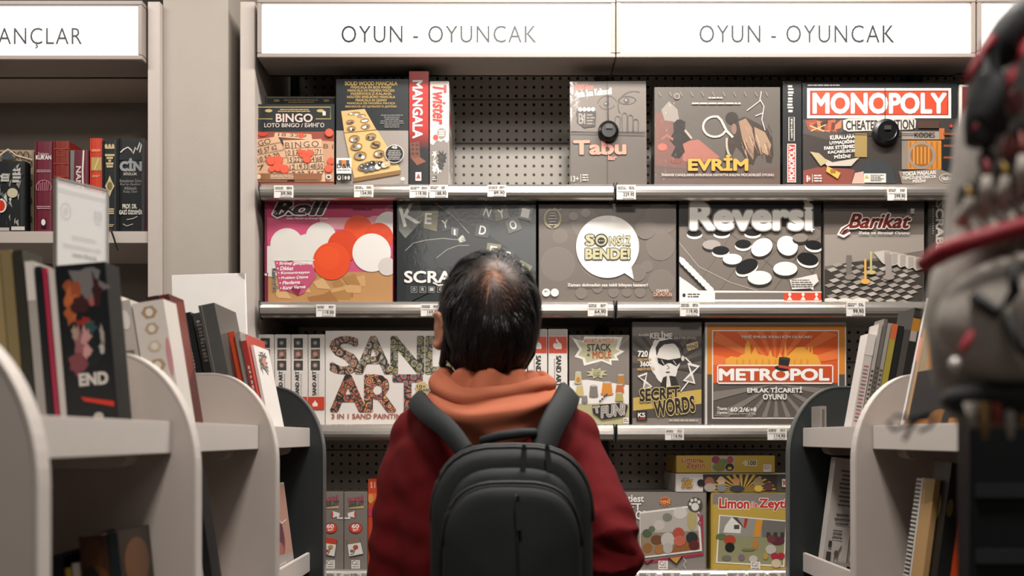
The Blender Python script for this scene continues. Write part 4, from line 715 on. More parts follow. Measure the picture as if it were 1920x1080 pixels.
# ------------------------------------------------------------------ display racks along the aisle
EDGE_L, EDGE_R = -.416, .612
PZ_ = [.84, 1.26, 1.69, 2.12]
PANEL_LIGHT = M('#b5aba4', .42, var=.03, bump=.06, bscale=500)
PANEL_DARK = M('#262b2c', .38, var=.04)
BAND = M('#c6bfb9', .4, var=.02)
def panel_outline(edge, s, zt=1.462, inset=0):      # s = +1: body extends to -x
    rx, rz = .112, .155
    P = [(edge, .0)]
    for i in range(17):
        a = PI/2*i/16; P.append((edge-s*rx*(1-math.cos(a)), zt-rz+rz*math.sin(a)))
    far = edge-s*.76
    for i in range(17):
        a = PI/2*(1-i/16); P.append((far+s*rx*(1-math.cos(a)), zt-rz+rz*math.sin(a)))
    P.append((far, 0)); return P
def rack(name_label, edge, s, zs, lips_skip=()):
    t = thing('display_rack', name_label, 'display rack', (edge-s*.38, (zs[0]+zs[-1])/2+CY, 0)); o = t.location
    def add(ob, par=None):
        ob.parent = par or t
        if not par: ob.location = -o
        return ob
    th = .022
    for Z in zs:
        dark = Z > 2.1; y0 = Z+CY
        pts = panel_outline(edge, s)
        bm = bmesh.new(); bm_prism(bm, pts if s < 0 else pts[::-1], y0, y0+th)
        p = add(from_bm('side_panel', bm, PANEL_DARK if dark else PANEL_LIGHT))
        bm = bmesh.new(); cl = [Vector((x, 0, z)) for x, z in pts]
        # edge band that follows the curved front
        V = []; Fc = []
        n = len(pts)
        for i, (x, z) in enumerate(pts):
            a = pts[max(0, i-1)]; b = pts[min(n-1, i+1)]; dx, dz = b[0]-a[0], b[1]-a[1]; l = math.hypot(dx, dz) or 1
            nx, nz = dz/l*s, -dx/l*s
            for q in (0, 1):
                for yy in (y0-.0008, y0+th+.0008): V.append((x+nx*.0015*(1-q)-nx*.0015*q, yy, z+nz*.0015*(1-q)-nz*.0015*q))
        for i in range(n-1):
            A, B = i*4, i*4+4
            Fc += [(A, A+1, B+1, B), (A+2, B+2, B+3, A+3), (A, B, B+2, A+2), (A+1, A+3, B+3, B+1)]
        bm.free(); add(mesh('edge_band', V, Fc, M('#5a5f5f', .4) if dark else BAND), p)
    for Z0, Z1 in zip(zs, zs[1:]):
        y0, y1 = Z0+CY+th+.001, Z1+CY-.001
        for k, zl in enumerate((1.345, 1.07, .78, .49, .2)):
            x0, x1 = edge-s*.032, edge-s*.36
            sh = add(box('shelf', min(x0, x1), max(x0, x1), y0, y1, zl-.013, zl, PANEL_LIGHT))
            lx = edge-s*.030
            lp = box('shelf_lip', min(lx, lx-s*.008), max(lx, lx-s*.008), y0, y1, zl-.016, zl+.026, BAND, None, .0012); add(lp, sh)
            for yy in (y0, y1-.045):
                bx0, bx1 = edge-s*.07, edge-s*.34
                pts = [(bx0, zl-.0135), (bx1, zl-.0135), (bx1, zl-.034), (bx0-s*.02, zl-.034), (bx0-s*.008, zl-.031), (bx0-s*.002, zl-.024)]
                bm = bmesh.new(); bm_prism(bm, pts, yy, yy+.045); add(from_bm('bracket', bm, PANEL_LIGHT), sh)
        xb = edge-s*.365
        add(box('back_board', min(xb, xb-s*.012), max(xb, xb-s*.012), y0, y1, .02, 1.455, PANEL_LIGHT))
    return t
rack('white rounded-end book rack along the left of the aisle', EDGE_L, 1, PZ_)
rack('white rounded-end book rack along the right of the aisle', EDGE_R, -1, [1.28, 1.71, 2.12])
# ------------------------------------------------------------------ books
PAPER = M('#cfc8bc', .8, var=.08, scale=200)
def book(label, s, x, Zn, th, wd, ht, lean, cover, zb=1.346, spine='near', pages=None, name='book', group=None, turn=0, soft=False):
    """A book whose cover faces the aisle. s=+1 left rack, -1 right rack; x, Zn: its aisle-side bottom corner nearest the camera."""
    t = thing(name, label, 'book' if name == 'book' else 'magazine', (x, Zn+CY, zb+th*math.sin(abs(lean))+.0005), (0, -s*lean, turn), group)
    c = .0006 if soft else min(.0025, th*.2); g = .0 if soft else .003
    bm = bmesh.new()
    def bb(a0, a1, y0, y1, z0, z1): bm_box(bm, min(-s*a0, -s*a1), max(-s*a0, -s*a1), y0, y1, z0, z1)
    bb(0, c, 0, wd, 0, ht); bb(th-c, th, 0, wd, 0, ht)
    if spine == 'near': bb(c, th-c, 0, c, 0, ht)
    else: bb(c, th-c, wd-c, wd, 0, ht)
    from_bm('cover', bm, cover if not isinstance(cover, str) else M(cover, .4, var=.06), t)
    y0, y1 = (c+.0002, wd-g) if spine == 'near' else (g, wd-c-.0002)
    box('pages', min(-s*(c+.0001), -s*(th-c-.0001)), max(-s*(c+.0001), -s*(th-c-.0001)), y0, y1, g, ht-g, pages or PAPER, t)
    cov = lambda u, v, e: Vector((s*e, (wd*(1-u) if s < 0 else wd*u), ht*(1-v)))     # u left..right as the camera sees it
    edg = lambda u, v, e: Vector((-s*th*((1-u) if s > 0 else u), -e, ht*(1-v)))
    return t, Art(cov), Art(edg)
def fin(t, *arts):
    for k, a in enumerate(arts):
        if k: a.d = {('spine_print' if n == 'cover_print' else 'spine_lettering'): v for n, v in a.d.items()}
        a.build(t)
L, Rr = 1, -1
class Stack:
    """Books side by side from the aisle inwards, all with one lean; a picture column fixes how near each one starts."""
    def __init__(s, side, px, Z, lean, zb=1.346): s.side, s.lean, s.zb = side, lean, zb; s.x = (px-960)*Z/F; s.Z = Z; s.first = True
    def add(s, label, px, th, wd, ht, cover, **k):
        if not s.first and px is not None: s.Z = s.x*F/(px-960)
        s.first = False
        r = book(label, s.side, s.x, s.Z, th, wd, ht, s.lean, cover, zb=s.zb, **k)
        s.x -= s.side*(th/math.cos(s.lean)+.0016); return r
def xl(px, Z): return (px-960)*Z/F
# --- left rack, nearest bay
S = Stack(L, 225, 1.19, .086)
t, a, b = S.add('thick dark book with a red and orange battle picture on its broad spine', 225, .062, .042, .217, '#101416')
b.rect(.05, .03, .95, .97, '#14191c')
for u, v, ru, rv, c_ in [(.62, .12, .32, .1, '#6d6a69'), (.3, .16, .2, .09, '#8f4a2f'), (.24, .22, .14, .08, '#b06038'), (.2, .28, .1, .05, '#a0552f'), (.45, .24, .2, .06, '#3b2020'), (.78, .18, .1, .1, '#3a1c20'), (.66, .22, .05, .03, '#9a5a58'), (.5, .34, .14, .03, '#8f2a24'), (.6, .37, .12, .04, '#2f4a48'), (.4, .46, .16, .09, '#8a5a5e'), (.5, .42, .09, .05, '#b98a88'), (.3, .4, .07, .04, '#a08a7a'), (.82, .42, .05, .05, '#9a9690'), (.3, .57, .16, .06, '#7a4148'), (.64, .52, .16, .08, '#16201f'), (.8, .5, .05, .03, '#b0aba5'), (.5, .5, .08, .04, '#c0908c')]: b.star(u, v, ru*1.15, rv*1.15, 7, c_, .72, u*9, .7, int(u*100+v*10))
b.text('END', .3, .63, .86, .695, '#cbc6c0', b=.06); b.poly([(.3, .76), (.95, .80), (.95, .83), (.36, .785)], '#c83420'); b.ell(.62, .88, .1, .025, '#b9b4ae'); b.rect(.45, .9, .8, .94, '#b9b4ae'); fin(t, a, b)
for px, th, ht, c_, lb in [(122, .0072, .212, '#c2bcb6', 'thin white book just left of the broad battle-picture spine'), (108, .0055, .214, '#a02a45', 'thin crimson book between the white and the black one'), (98, .0075, .216, '#15191c', 'black thin book next to the crimson one in the nearest bay'), (86, .0105, .222, '#9d9892', 'pale grey book with a white top, beside the olive ones'), (68, .0125, .236, '#2b2c24', 'dark olive book, rightmost of the olive ones in the nearest bay'), (48, .0135, .236, '#7d6f4c', 'olive-brown book in the nearest bay, middle of the olive ones'), (27, .012, .234, '#8a7a55', 'tan book in the nearest bay, close to the left edge'), (8, .02, .236, '#a89a80', 'cream book at the very left edge of the picture')]:
    t, a, b = S.add(lb, None, th, .05, ht, c_); 
    if 'grey' in lb: b.rect(.02, .0, .98, .22, '#cfcac4')
    fin(t, a, b)
S = Stack(L, 246, 1.15, .1, 1.071)
t, a, b = S.add('brown picture book on the low shelf of the nearest bay, tallest there', 246, .012, .1, .165, '#2b2019')
b.rect(0, 0, 1, 1, '#142022'); a.ell(.5, .25, .4, .18, '#5a3a22'); fin(t, a, b)
t, a, b = S.add('rust-orange picture spine low in the nearest bay', None, .034, .1, .16, '#3a2216')
for u, v, c_ in [(.5, .15, '#4a2c1a'), (.6, .35, '#5f3a1e'), (.4, .55, '#7a4a26'), (.6, .75, '#8a5626'), (.3, .35, '#1a1512')]: b.ell(u, v, .35, .12, c_)
fin(t, a, b)
for th, c_, ht, lb in [(.009, '#c8c3bd', .128, 'white thin book low in the nearest bay'), (.007, '#b9a33c', .122, 'mustard yellow thin book low in the nearest bay'), (.024, '#131a20', .135, 'navy black book low in the nearest bay'), (.014, '#a86f5a', .1, 'salmon small book low in the nearest bay')]:
    t, a, b = S.add(lb, None, th, .1, ht, c_); fin(t, a, b)
# --- left rack, middle bay
S = Stack(L, 347, 1.43, .16)
t, a, b = S.add('white book with a tan tulip pattern on its broad spine', 347, .047, .055, .205, '#cbc5bf')
for u, v, k, c_ in [(.5, .08, 1, '#a58a6c'), (.5, .2, .9, '#b09a80'), (.5, .33, .9, '#c4b49c'), (.5, .47, 1, '#a9916f'), (.52, .62, .9, '#a58f72'), (.5, .78, 1, '#9c856a')]: b.ell(u, v, .26*k, .05*k, c_, n=6); b.ell(u, v, .12*k, .03*k, '#d8d2cb', n=8)
b.ell(.92, .42, .08, .14, '#c58a92'); fin(t, a, b)
t, a, b = S.add('grey-white worn book with dark blocks on its spine', None, .022, .055, .208, '#aea8a2')
for i in range(6): b.rect(.2, .36+i*.09, .75, .42+i*.09, '#6f6b66')
b.ell(.5, .14, .3, .07, '#d5d0ca'); fin(t, a, b)
for th, lb in [(.024, 'white paperback with a dark band, beside the worn grey-white one'), (.026, 'white paperback with a dark band, farther left of the two')]:
    t, a, b = S.add(lb, None, th, .12, .217, '#c3bdb7')
    b.rect(0, .2, 1, .26, '#1c2123'); vt(b, .3, .4, .6, .75, '#6d6862', 12); b.rect(.2, .05, .8, .1, '#a09a94'); fin(t, a, b)
S = Stack(L, 360, 1.545, .16)
t, a, b = S.add('dark red book leaning behind the tulip pattern one', 360, .016, .07, .235, '#4a1a18'); a.poly([(.2, .05), (.9, .02), (.9, .5), (.4, .6)], '#6a2a20'); b.ell(.6, .35, .3, .12, '#8a5230'); b.rect(0, .0, .4, 1, '#6a241c'); fin(t, a, b)
t, a, b = S.add('dark brown book behind the dark red one', None, .02, .07, .232, '#2c1513'); fin(t, a, b)
S = Stack(L, 409, 1.492, .15, 1.071)
t, a, b = S.add('black tall book on the low shelf of the middle bay', 409, .012, .045, .235, '#0c1114'); fin(t, a, b)
t, a, b = S.add('white magazine leaning behind the black tall book, low in the middle bay', None, .008, .045, .2, '#bdb7b1', name='magazine', soft=True); fin(t, a, b)
t, a, b = S.add('salmon edged magazine behind the white one, low in the middle bay', None, .008, .045, .17, '#b98a80', name='magazine', soft=True); fin(t, a, b)
# --- left rack, far bay
t = thing('book', 'big blank white picture book standing at the back of the far bay', 'book', (xl(467, 2.06), 2.07+CY, 1.346), (0, -.03, 0))
box('cover', -.158, 0, -.004, .004, .004, .358, M('#f0eeea', .5), t, .0008); a = Art(lambda u, v, e: Vector((-.158+u*.158, -.004-e, .004+(1-v)*.354))); a.poly([(.9, 0), (1, 0), (1, .04)], '#b5aca4'); a.build(t)
S = Stack(L, 510, 1.826, .2)
t, a, b = S.add('white magazine with a line drawing, frontmost in the far bay', 510, .005, .115, .182, '#dad6d1', name='magazine', soft=True)
a.rect(0, 0, 1, 1, '#e6e3de')
for i in range(9):
    R_ = random.Random(i+3); a.line([(.15+R_.random()*.6, .03+R_.random()*.28) for _ in range(5)], .02, '#6b6560')
a.ell(.5, .16, .12, .05, '#c98a78'); fin(t, a, b)
t, a, b = S.add('red slim book with white lettering beside the white magazine', 499, .010, .14, .2, '#a8322a')
vt(b, .3, .3, .7, .95, '#d8cfc8', 14); b.rect(0, 0, 1, .06, '#c9c4be'); fin(t, a, b)
t, a, b = S.add('grey slim book between the orange spine and the red one', 490, .011, .14, .206, '#8d8883'); fin(t, a, b)
t, a, b = S.add('orange and black spine book in the far bay', 480, .012, .14, .208, '#c9441c'); b.rect(0, .66, 1, 1, '#14181a'); fin(t, a, b)
t, a, b = S.add('charcoal book leaning over the rounded panel of the far bay', 452, .03, .14, .252, '#4b4b49'); b.line([(.2, 0), (.2, 1)], .06, '#7a7772'); b.text('VIN', .6, .78, .85, .92, '#8f8b86', v=-90); fin(t, a, b)
t, a, b = S.add('grey thick book with pale lettering on its spine in the far bay', 431, .024, .14, .242, '#3c3d3c'); vt(b, .2, .06, .6, .4, '#a7a29c', 12); b.rect(.4, .55, .7, .6, '#8a3440'); fin(t, a, b)
t, a, b = S.add('black book with red sparks at its foot, leftmost in the far bay', 404, .026, .14, .24, '#0f1315'); vt(b, .35, .2, .6, .6, '#a09a94', 14); b.poly([(.0, .72), (.9, .66), (.9, .95), (.1, .98)], '#b23a1c'); b.ell(.5, .85, .3, .07, '#4a2018'); b.rect(.3, .93, .9, .985, '#c9c4be'); fin(t, a, b)
t, a, b = book('pink magazine with a figure and barcode on the low shelf of the far bay', L, xl(516, 1.85), 1.85, .007, .17, .185, .13, '#c0b6af', zb=1.071, name='magazine', soft=True)
a.rect(.02, .02, .98, .98, '#b98f80'); a.ell(.4, .62, .28, .2, '#8a5a5e'); a.ell(.5, .55, .16, .15, '#6a4448'); a.ell(.35, .72, .2, .1, '#a86a60'); a.poly([(.02, .75), (.98, .8), (.98, .98), (.02, .98)], '#a39c96'); a.rect(.1, .86, .6, .95, '#d8d3cd')
for i in range(9): a.rect(.14+i*.05, .87, .16+i*.05, .93, '#3a3633')
a.line([(.2, .42), (.5, .4), (.6, .44), (.85, .42)], .02, '#d5ccc5'); fin(t, a, b)
# --- leaflet stand between the bays of the left rack
ZA = 1.5; xa, za = xl(102, ZA), H(332, ZA)
t = thing('leaflet_stand', 'clear upright leaflet holder with a grey printed card on the left rack', 'leaflet stand', (xa, ZA+CY, 1.3455), (0, 0, math.atan2(.08, .048)))
W_ = .094; hb = za-1.3455; h0 = hb-.165
glass = bpy.data.materials.new('clear_acrylic'); glass.use_nodes = True; gb = glass.node_tree.nodes['Principled BSDF']
gb.inputs['Base Color'].default_value = (.9, .92, .92, 1); gb.inputs['Roughness'].default_value = .08; gb.inputs['Alpha'].default_value = .28
box('foot', 0, W_, -.03, .03, 0, .003, glass, t); box('stem', W_*.4, W_*.6, -.002, .002, .003, h0, glass, t)
box('acrylic_sleeve', 0, W_, -.0035, -.0022, h0, hb, glass, t, .0004)
bm = bmesh.new()
for q in ((0, .0025, h0, hb), (W_-.0025, W_, h0, hb), (0, W_, h0, h0+.0025), (0, W_, hb-.0025, hb)): bm_box(bm, q[0], q[1], -.0045, .0035, q[2], q[3])
from_bm('sleeve_rim', bm, M('#8d8a86', .15), t)
box('card', .004, W_-.004, -.0012, .0012, h0+.002, hb-.008, M('#aaa59f', .6), t)
a = Art(lambda u, v, e: Vector((.004+u*(W_-.008), -.0012-e, hb-.008-v*(.156))))
a.rect(0, 0, 1, .05, '#b9b4ae'); a.rect(0, .05, 1, .09, '#7d7974'); a.arc(.17, .27, .1, .08, 0, 360, .02, '#6f6b66'); a.ell(.17, .27, .05, .04, '#77736e'); a.rect(.75, .2, .92, .3, '#6a6661'); a.fine(.76, .31, .92, .35, 1, '#6a6661')
a.text('QR KODU OKUTUN', .3, .5, .78, .55, '#55514d', b=.05); a.text('ÜRÜNÜN MAĞAZAMIZDAKİ YERİNİ', .12, .585, .9, .635, '#55514d', b=.05); a.text('HEMEN ÖĞRENİN', .3, .67, .8, .72, '#55514d', b=.05); a.arc(.52, .9, .1, .09, 180, 360, .02, '#6f6b66'); a.arc(.52, .9, .06, .055, 180, 360, .02, '#6f6b66'); a.build(t)
# --- right rack, far bay
def rb(label, px, Z, th, wd, ht, lean, c_, **k): return book(label, Rr, xl(px, Z), Z, th, wd, ht, lean, c_, **k)
t, a, b = rb('small grey disc case standing upright at the left of the right rack', 1538, 2.035, .013, .06, .07, .0, '#8a8580'); b.rect(.3, .1, .7, .9, '#5f5b57'); fin(t, a, b)
S = Stack(Rr, 1592, 1.862, .18)
t, a, b = S.add('white magazine with pink lines of print on its edge, right rack far bay', 1592, .016, .04, .205, '#cfcac5', name='magazine', soft=True)
for i in range(16): b.rect(.2, .3+i*.035, .8, .315+i*.035, ['#b5737a', '#77726d'][i % 3 == 2])
b.rect(0, 0, 1, .2, '#dedad5'); fin(t, a, b)
for i, (c_, ht, lb) in enumerate([('#b3ada7', .226, 'pale grey thin magazine right of the pink-lined one'), ('#6f6b66', .236, 'dark grey thin magazine, middle of the grey trio'), ('#a29c96', .228, 'light grey thin magazine nearest the mustard spine')]):
    t, a, b = S.add(lb, None, .0068, .05, ht, c_, name='magazine', soft=True)
    for k in range(12): b.rect(.2, .4+k*.04, .8, .42+k*.04, '#4a4642')
    fin(t, a, b)
t, a, b = S.add('mustard book with an orange cap on its spine', None, .0115, .06, .226, '#a89a42'); b.rect(0, 0, 1, .13, '#cf6a44'); fin(t, a, b)
t, a, b = S.add('black slim book right of the mustard spine', None, .011, .06, .222, '#191d1f'); fin(t, a, b)
t, a, b = S.add('dark grey book right of the black slim one on the right rack', None, .012, .06, .215, '#4b4845'); fin(t, a, b)
t, a, b = S.add('black book with a red and ivory label on its broad spine', None, .05, .08, .25, '#22201f')
b.rect(0, .02, 1, .07, '#3a3632'); b.rect(0, .08, .3, .18, '#b5802f'); b.rect(0, .18, .25, .26, '#a8a29c'); b.rect(.3, .1, 1, .98, '#1c1b1b'); b.poly([(.5, .26), (.65, .26), (.65, .2), (1, .2), (1, .62), (.45, .62), (.45, .3)], '#c24a24'); b.ell(.92, .6, .4, .16, '#c9bfae'); b.ell(.92, .6, .3, .12, '#4a423c'); b.text('X', .5, .13, .62, .17, '#c9c4be'); b.rect(.15, .55, .5, .75, '#8b8681'); fin(t, a, b)
S = Stack(Rr, 1541, 2.03, .13, 1.071)
t, a, b = S.add('white box of rules text with a small goat drawing, low on the right rack', 1545, .05, .03, .232, '#b9b3ad')
b.fine(.25, .1, .9, .45, 9, '#4f4b47', 3, .35, .4, 'c'); b.fine(.25, .5, .9, .62, 3, '#4f4b47', 5, .3, .4, 'c'); b.fine(.2, .65, .7, .75, 3, '#4f4b47', 6, .3, .4, 'c'); b.rect(.12, .76, .26, .82, '#3a3733'); b.ell(.5, .87, .1, .03, '#55504b'); b.line([(.45, .87), (.43, .93)], .03, '#55504b'); b.line([(.55, .87), (.57, .93)], .03, '#55504b'); b.line([(.58, .85), (.68, .8)], .03, '#55504b'); b.rect(.08, .86, .28, .95, '#3a3733'); b.poly([(0, .96), (1, .94), (1, 1), (0, 1)], '#8d8882'); fin(t, a, b)
t, a, b = S.add('picture book with a car scene strip, low on the right rack by the white box', None, .04, .06, .23, '#8f8a84')
b.rect(0, .35, 1, .45, '#5a5651'); b.rect(.3, .48, 1, .56, '#b0aaa4'); b.rect(.6, .5, .9, .55, '#a5404a'); b.rect(.1, .6, 1, .7, '#77726c'); b.ell(.7, .66, .2, .03, '#8a3a2c'); b.rect(.1, .74, .9, .95, '#cfcac4'); fin(t, a, b)
t, a, b = S.add('black and orange edged book low on the right rack, mostly behind the panel', None, .02, .06, .2, '#151819'); b.rect(.3, .3, .8, 1, '#b5471f'); fin(t, a, b)
# --- right rack, near bay
S = Stack(Rr, 1799, 1.402, .2)
t, a, b = S.add('black and gold hardback cover leaning in front of the striped magazine', 1799, .018, .205, .185, '#10151a')
a.rect(0, 0, 1, .4, '#8a7a62'); a.poly([(.1, .0), (.5, .0), (.8, .38), (.2, .38)], '#b07a40'); a.rect(0, .42, 1, .84, '#12171c'); a.rect(0, .84, 1, 1, '#95642f'); a.ell(.6, .84, .18, .08, '#7a4f22'); a.ell(.72, .86, .06, .1, '#15181a'); a.rect(.0, 0, .05, 1, '#a8845a'); fin(t, a, b)
t, a, b = S.add('leaning magazine with pink, black disc and red stripes on its cover', 1793, .006, .22, .25, '#d2cec8', name='magazine', soft=True)
a.rect(.03, .0, 1, 1, '#77726d'); a.rect(0, 0, .035, 1, '#d8d4ce'); a.poly([(.03, .28), (.3, .33), (.5, .5), (.4, .56), (.03, .44)], '#c97f78'); a.ell(.5, .42, .3, .15, '#141718'); a.poly([(.12, .5), (.3, .5), (.5, .6), (.75, .6), (.7, .68), (.4, .66)], '#b8321f'); a.poly([(.1, .56), (.45, .68), (.25, .82), (.08, .8)], '#a79d63'); a.rect(.03, .8, 1, .87, '#6a6560'); a.rect(.03, .87, 1, 1, '#d0c8c0')
for i in range(7): a.rect(.07+i*.09, .87, .11+i*.09, 1, '#b5403a')
fin(t, a, b)
S = Stack(Rr, 1722, 1.5425, .13, 1.071)
t, a, b = S.add('tan spiral bound notebook with a white wire edge low on the right rack', 1722, .009, .07, .212, '#a8875a', name='notebook'); t['category'] = 'notebook'
a.rect(0, 0, .3, 1, '#3d4642'); a.rect(.3, 0, .38, 1, '#cfcac3'); a.poly([(.5, .0), (1, .0), (1, .16), (.6, .2)], '#8f7440')
for i in range(30): a.rect(0, .01+i*.033, .3, .022+i*.033, '#cfcac3')
bm = bmesh.new()
for i in range(33):
    z = .006+i*.0062; c_ = Vector((.0045, .07, z)); bm_tube(bm, [c_+Vector((.003*math.cos(q*PI/4), .0055*math.sin(q*PI/4), 0)) for q in range(8)], .0012, 5, True)
from_bm('wire_spiral', bm, M('#c2bdb7', .3), t); fin(t, a, b)
t, a, b = S.add('black book with yellow motif low in the near bay of the right rack', 1748, .02, .06, .238, '#0f1214'); a.ell(.4, .3, .3, .1, '#6a5c2c'); b.ell(.3, .3, .25, .06, '#6a5c2c'); fin(t, a, b)
t, a, b = S.add('orange folder low in the near bay of the right rack', 1774, .03, .06, .225, '#d04a18'); fin(t, a, b)
# ------------------------------------------------------------------ books in the wall bookcase
ZBK = H(433, 2.5)
def shelf_book(label, px0, px1, py, cover, Z=2.53, dp=.2, pages=True):
    x0, x1, zt = X(px0, Z), X(px1, Z), H(py, Z)
    t = thing('book', label, 'book', ((x0+x1)/2, Z+CY+dp/2, ZBK)); o = t.location
    c = .003
    bm = bmesh.new(); bm_box(bm, x0, x0+c, Z+CY, Z+CY+dp, ZBK+.0005, zt); bm_box(bm, x1-c, x1, Z+CY, Z+CY+dp, ZBK+.0005, zt)
    bm_prism(bm, [(x0, Z+CY+.004), (x0+(x1-x0)*.15, Z+CY+.001), ((x0+x1)/2, Z+CY), (x1-(x1-x0)*.15, Z+CY+.001), (x1, Z+CY+.004)], ZBK+.0005, zt, 'Z')
    for v in bm.verts: v.co -= o
    from_bm('cover', bm, M(cover, .45, var=.06), t)
    p = box('pages', x0+c+.0002, x1-c-.0002, Z+CY+.0045, Z+CY+dp-.004, ZBK+.004, zt-.004, PAPER, t); p.location = -o
    return t, Art(front(Z))
t, a = shelf_book('large ornamental book with a tan and black vine pattern', -20, 64, 281, '#8d7a63', Z=2.57)
for i in range(7):
    for j in range(9):
        x, y = -10+i*12+(j % 2)*6, 292+j*17
        if x < 60: a.arc(x, y, 5, 7, 120, 420, 1.6, '#2b2724', 8)
a.poly([(0, 300), (16, 284), (32, 300)], '#3b4144'); a.line([(-20, 298), (0, 292), (16, 280), (32, 292), (62, 300)], 2.2, '#c6b79e'); a.build(t, t.location)
t, a = shelf_book('black comic-style book with a red round badge at the left edge', -14, 47, 302, '#101517', Z=2.53, dp=.03)
for i in range(30):
    R_ = random.Random(i+60); x, y = -6+R_.random()*46, 308+R_.random()*115; a.poly([(x, y), (x+6*R_.random()+2, y-5), (x+8*R_.random(), y+9)], R_.choice(['#8d8b86', '#55595a', '#b5b2ac', '#34393b']))
a.ell(24, 362, 10, 9, '#b3ac94'); a.ell(3, 386, 10, 13, '#d0cbc4'); a.ell(2, 386, 8, 10.5, '#b8301f'); a.rect(22, 425, 47, 432, '#b9b4ad'); a.rect(-14, 427, 18, 433, '#a39e98'); vt(a, 2, 326, 20, 342, '#a9a6a0', 3); vt(a, 22, 318, 40, 344, '#a9a6a0', 4); a.build(t, t.location)
t, a = shelf_book('maroon book with white lettering and a pink calligraphy roundel', 66, 98, 265, '#5d1428')
a.text('Yaşayan', 71, 286, 91, 292, '#c9bfbc'); a.text("KUR'AN", 67.5, 291, 96, 299, '#d6cfcb', b=.04); a.fine(69, 318, 96, 324, 2, '#b9a09f', 3, .1, .4, 'c'); a.arc(82.5, 351, 14, 13, 150, 390, 1.4, '#a9727c')
for i in range(6): a.line([(74+i*3.4, 340+(i % 2)*3), (73+i*3.4, 358)], 1.2, '#a9727c')
a.fine(69, 386, 96, 393, 2, '#b9a09f', 4, .1, .4, 'c'); a.rect(78, 410, 87, 428, '#17131a'); a.ell(82, 417, 4, 6, '#cfc9c4'); a.build(t, t.location)
t, a = shelf_book('dark red leather-look book with ribbed bands on its spine', 100, 130, 264, '#6f1c14')
for y in (278, 306, 330, 352): a.rect(100.5, y, 129.5, y+2, '#8d3a24')
a.frame(108, 282, 121, 292, 1, '#9a4a30'); a.build(t, t.location)
t, a = shelf_book('shorter maroon book with a grey torn-looking strip', 132, 166, 281, '#5a1426', dp=.12)
a.poly([(132, 282), (140, 282), (138, 360), (132, 360)], '#6f6d69'); a.line([(157, 282), (155, 320), (156, 360)], 3, '#cfcac4'); a.text('NAM', 143, 312, 152, 350, '#c4b4b2', v=-90, b=.03); a.build(t, t.location)
t, a = shelf_book('thin vermilion book with a gold label', 169, 191, 259, '#b4331a')
a.fine(172, 278, 189, 287, 1, '#cf7a58', 3, 0); a.rect(171.5, 295, 190.5, 320, '#a58d55'); a.poly([(178, 318), (186, 297), (184, 297), (176, 318)], '#cdb684'); a.fine(173, 328, 189, 333, 2, '#d0a088', 4); a.build(t, t.location)
t, a = shelf_book('black book with gold ornaments on its spine and a black ribbon', 192, 219, 263, '#0f1416')
G_ = '#b5a57c'
for i in range(3): a.ell(199+i*6.5, 274, 2.6, 4, G_)
a.rect(197, 276, 215, 279, G_)
for i, wd in enumerate((9, 6, 2.5, 7, 6)): a.rect(206-wd, 289+i*5.3, 206+wd, 293+i*5.3, G_)
a.poly([(206, 329), (210, 340), (215, 349), (210, 358), (206, 369), (202, 358), (197, 349), (202, 340)], G_); a.ell(206, 349, 5, 8, '#6f643f')
for i in range(3): a.rect(198, 391+i*4, 214, 393.5+i*4, G_)
a.fine(199, 420, 215, 426, 2, G_, 3); a.build(t, t.location)
bm = bmesh.new(); P_ = [Vector((X(px, 2.48), 2.48+CY, H(py, 2.48))) for px, py in ((209, 434), (213, 445), (217, 458), (221, 470))]; P_ = [Vector((X(208, 2.53), .035, ZBK+.003)), Vector((X(208.5, 2.5), -.008, ZBK+.003))]+P_
V = []; 
for p in P_: V += [p+Vector((-.0025, 0, 0)), p+Vector((.0025, 0, 0))]
mesh('ribbon', [v-t.location for v in V], [(i*2, i*2+1, i*2+3, i*2+2) for i in range(len(P_)-1)], M('#121517', .4), t)
t, a = shelf_book('thick black dictionary with white spine lettering', 220, 273, 259, '#0d1214')
a.line([(226, 286), (232, 280), (240, 276), (246, 281), (250, 288), (254, 276), (257, 282), (263, 266), (265, 272), (262, 286)], 2.4, '#c9c4bd'); a.rect(224, 290, 265, 300, '#22292c')
a.text('CİN', 226, 298, 265, 320, '#8d9092', b=.06, out='#3a4042', ow=.04); a.text('SÖZLÜK', 232, 323, 257, 328.5, '#b9b5af', b=.03)
for i, s_ in enumerate(['Konularına Göre', "Kur'an Ayetleri", 'Alfabetik', 'Kolay Dizin']): wd = [20, 19, 12, 13][i]; a.text(s_, 245-wd, 336+i*7, 245+wd, 342+i*7, '#8f8d89')
a.text('PROF. DR.', 230, 383, 257, 391, '#c2beb7', b=.05); a.text('GAZİ ÖZDEMİR', 224, 392, 267, 402, '#c2beb7', b=.05); a.line([(231, 420), (238, 424), (250, 420)], 1.4, '#a9a59f'); a.line([(238, 412), (250, 410), (258, 406)], 1.6, '#a9a59f'); a.build(t, t.location)
t, a = shelf_book('maroon book squeezed against the right side of the bookcase', 273.3, 279.2, 262, '#4a121c')
a.build(t, t.location)
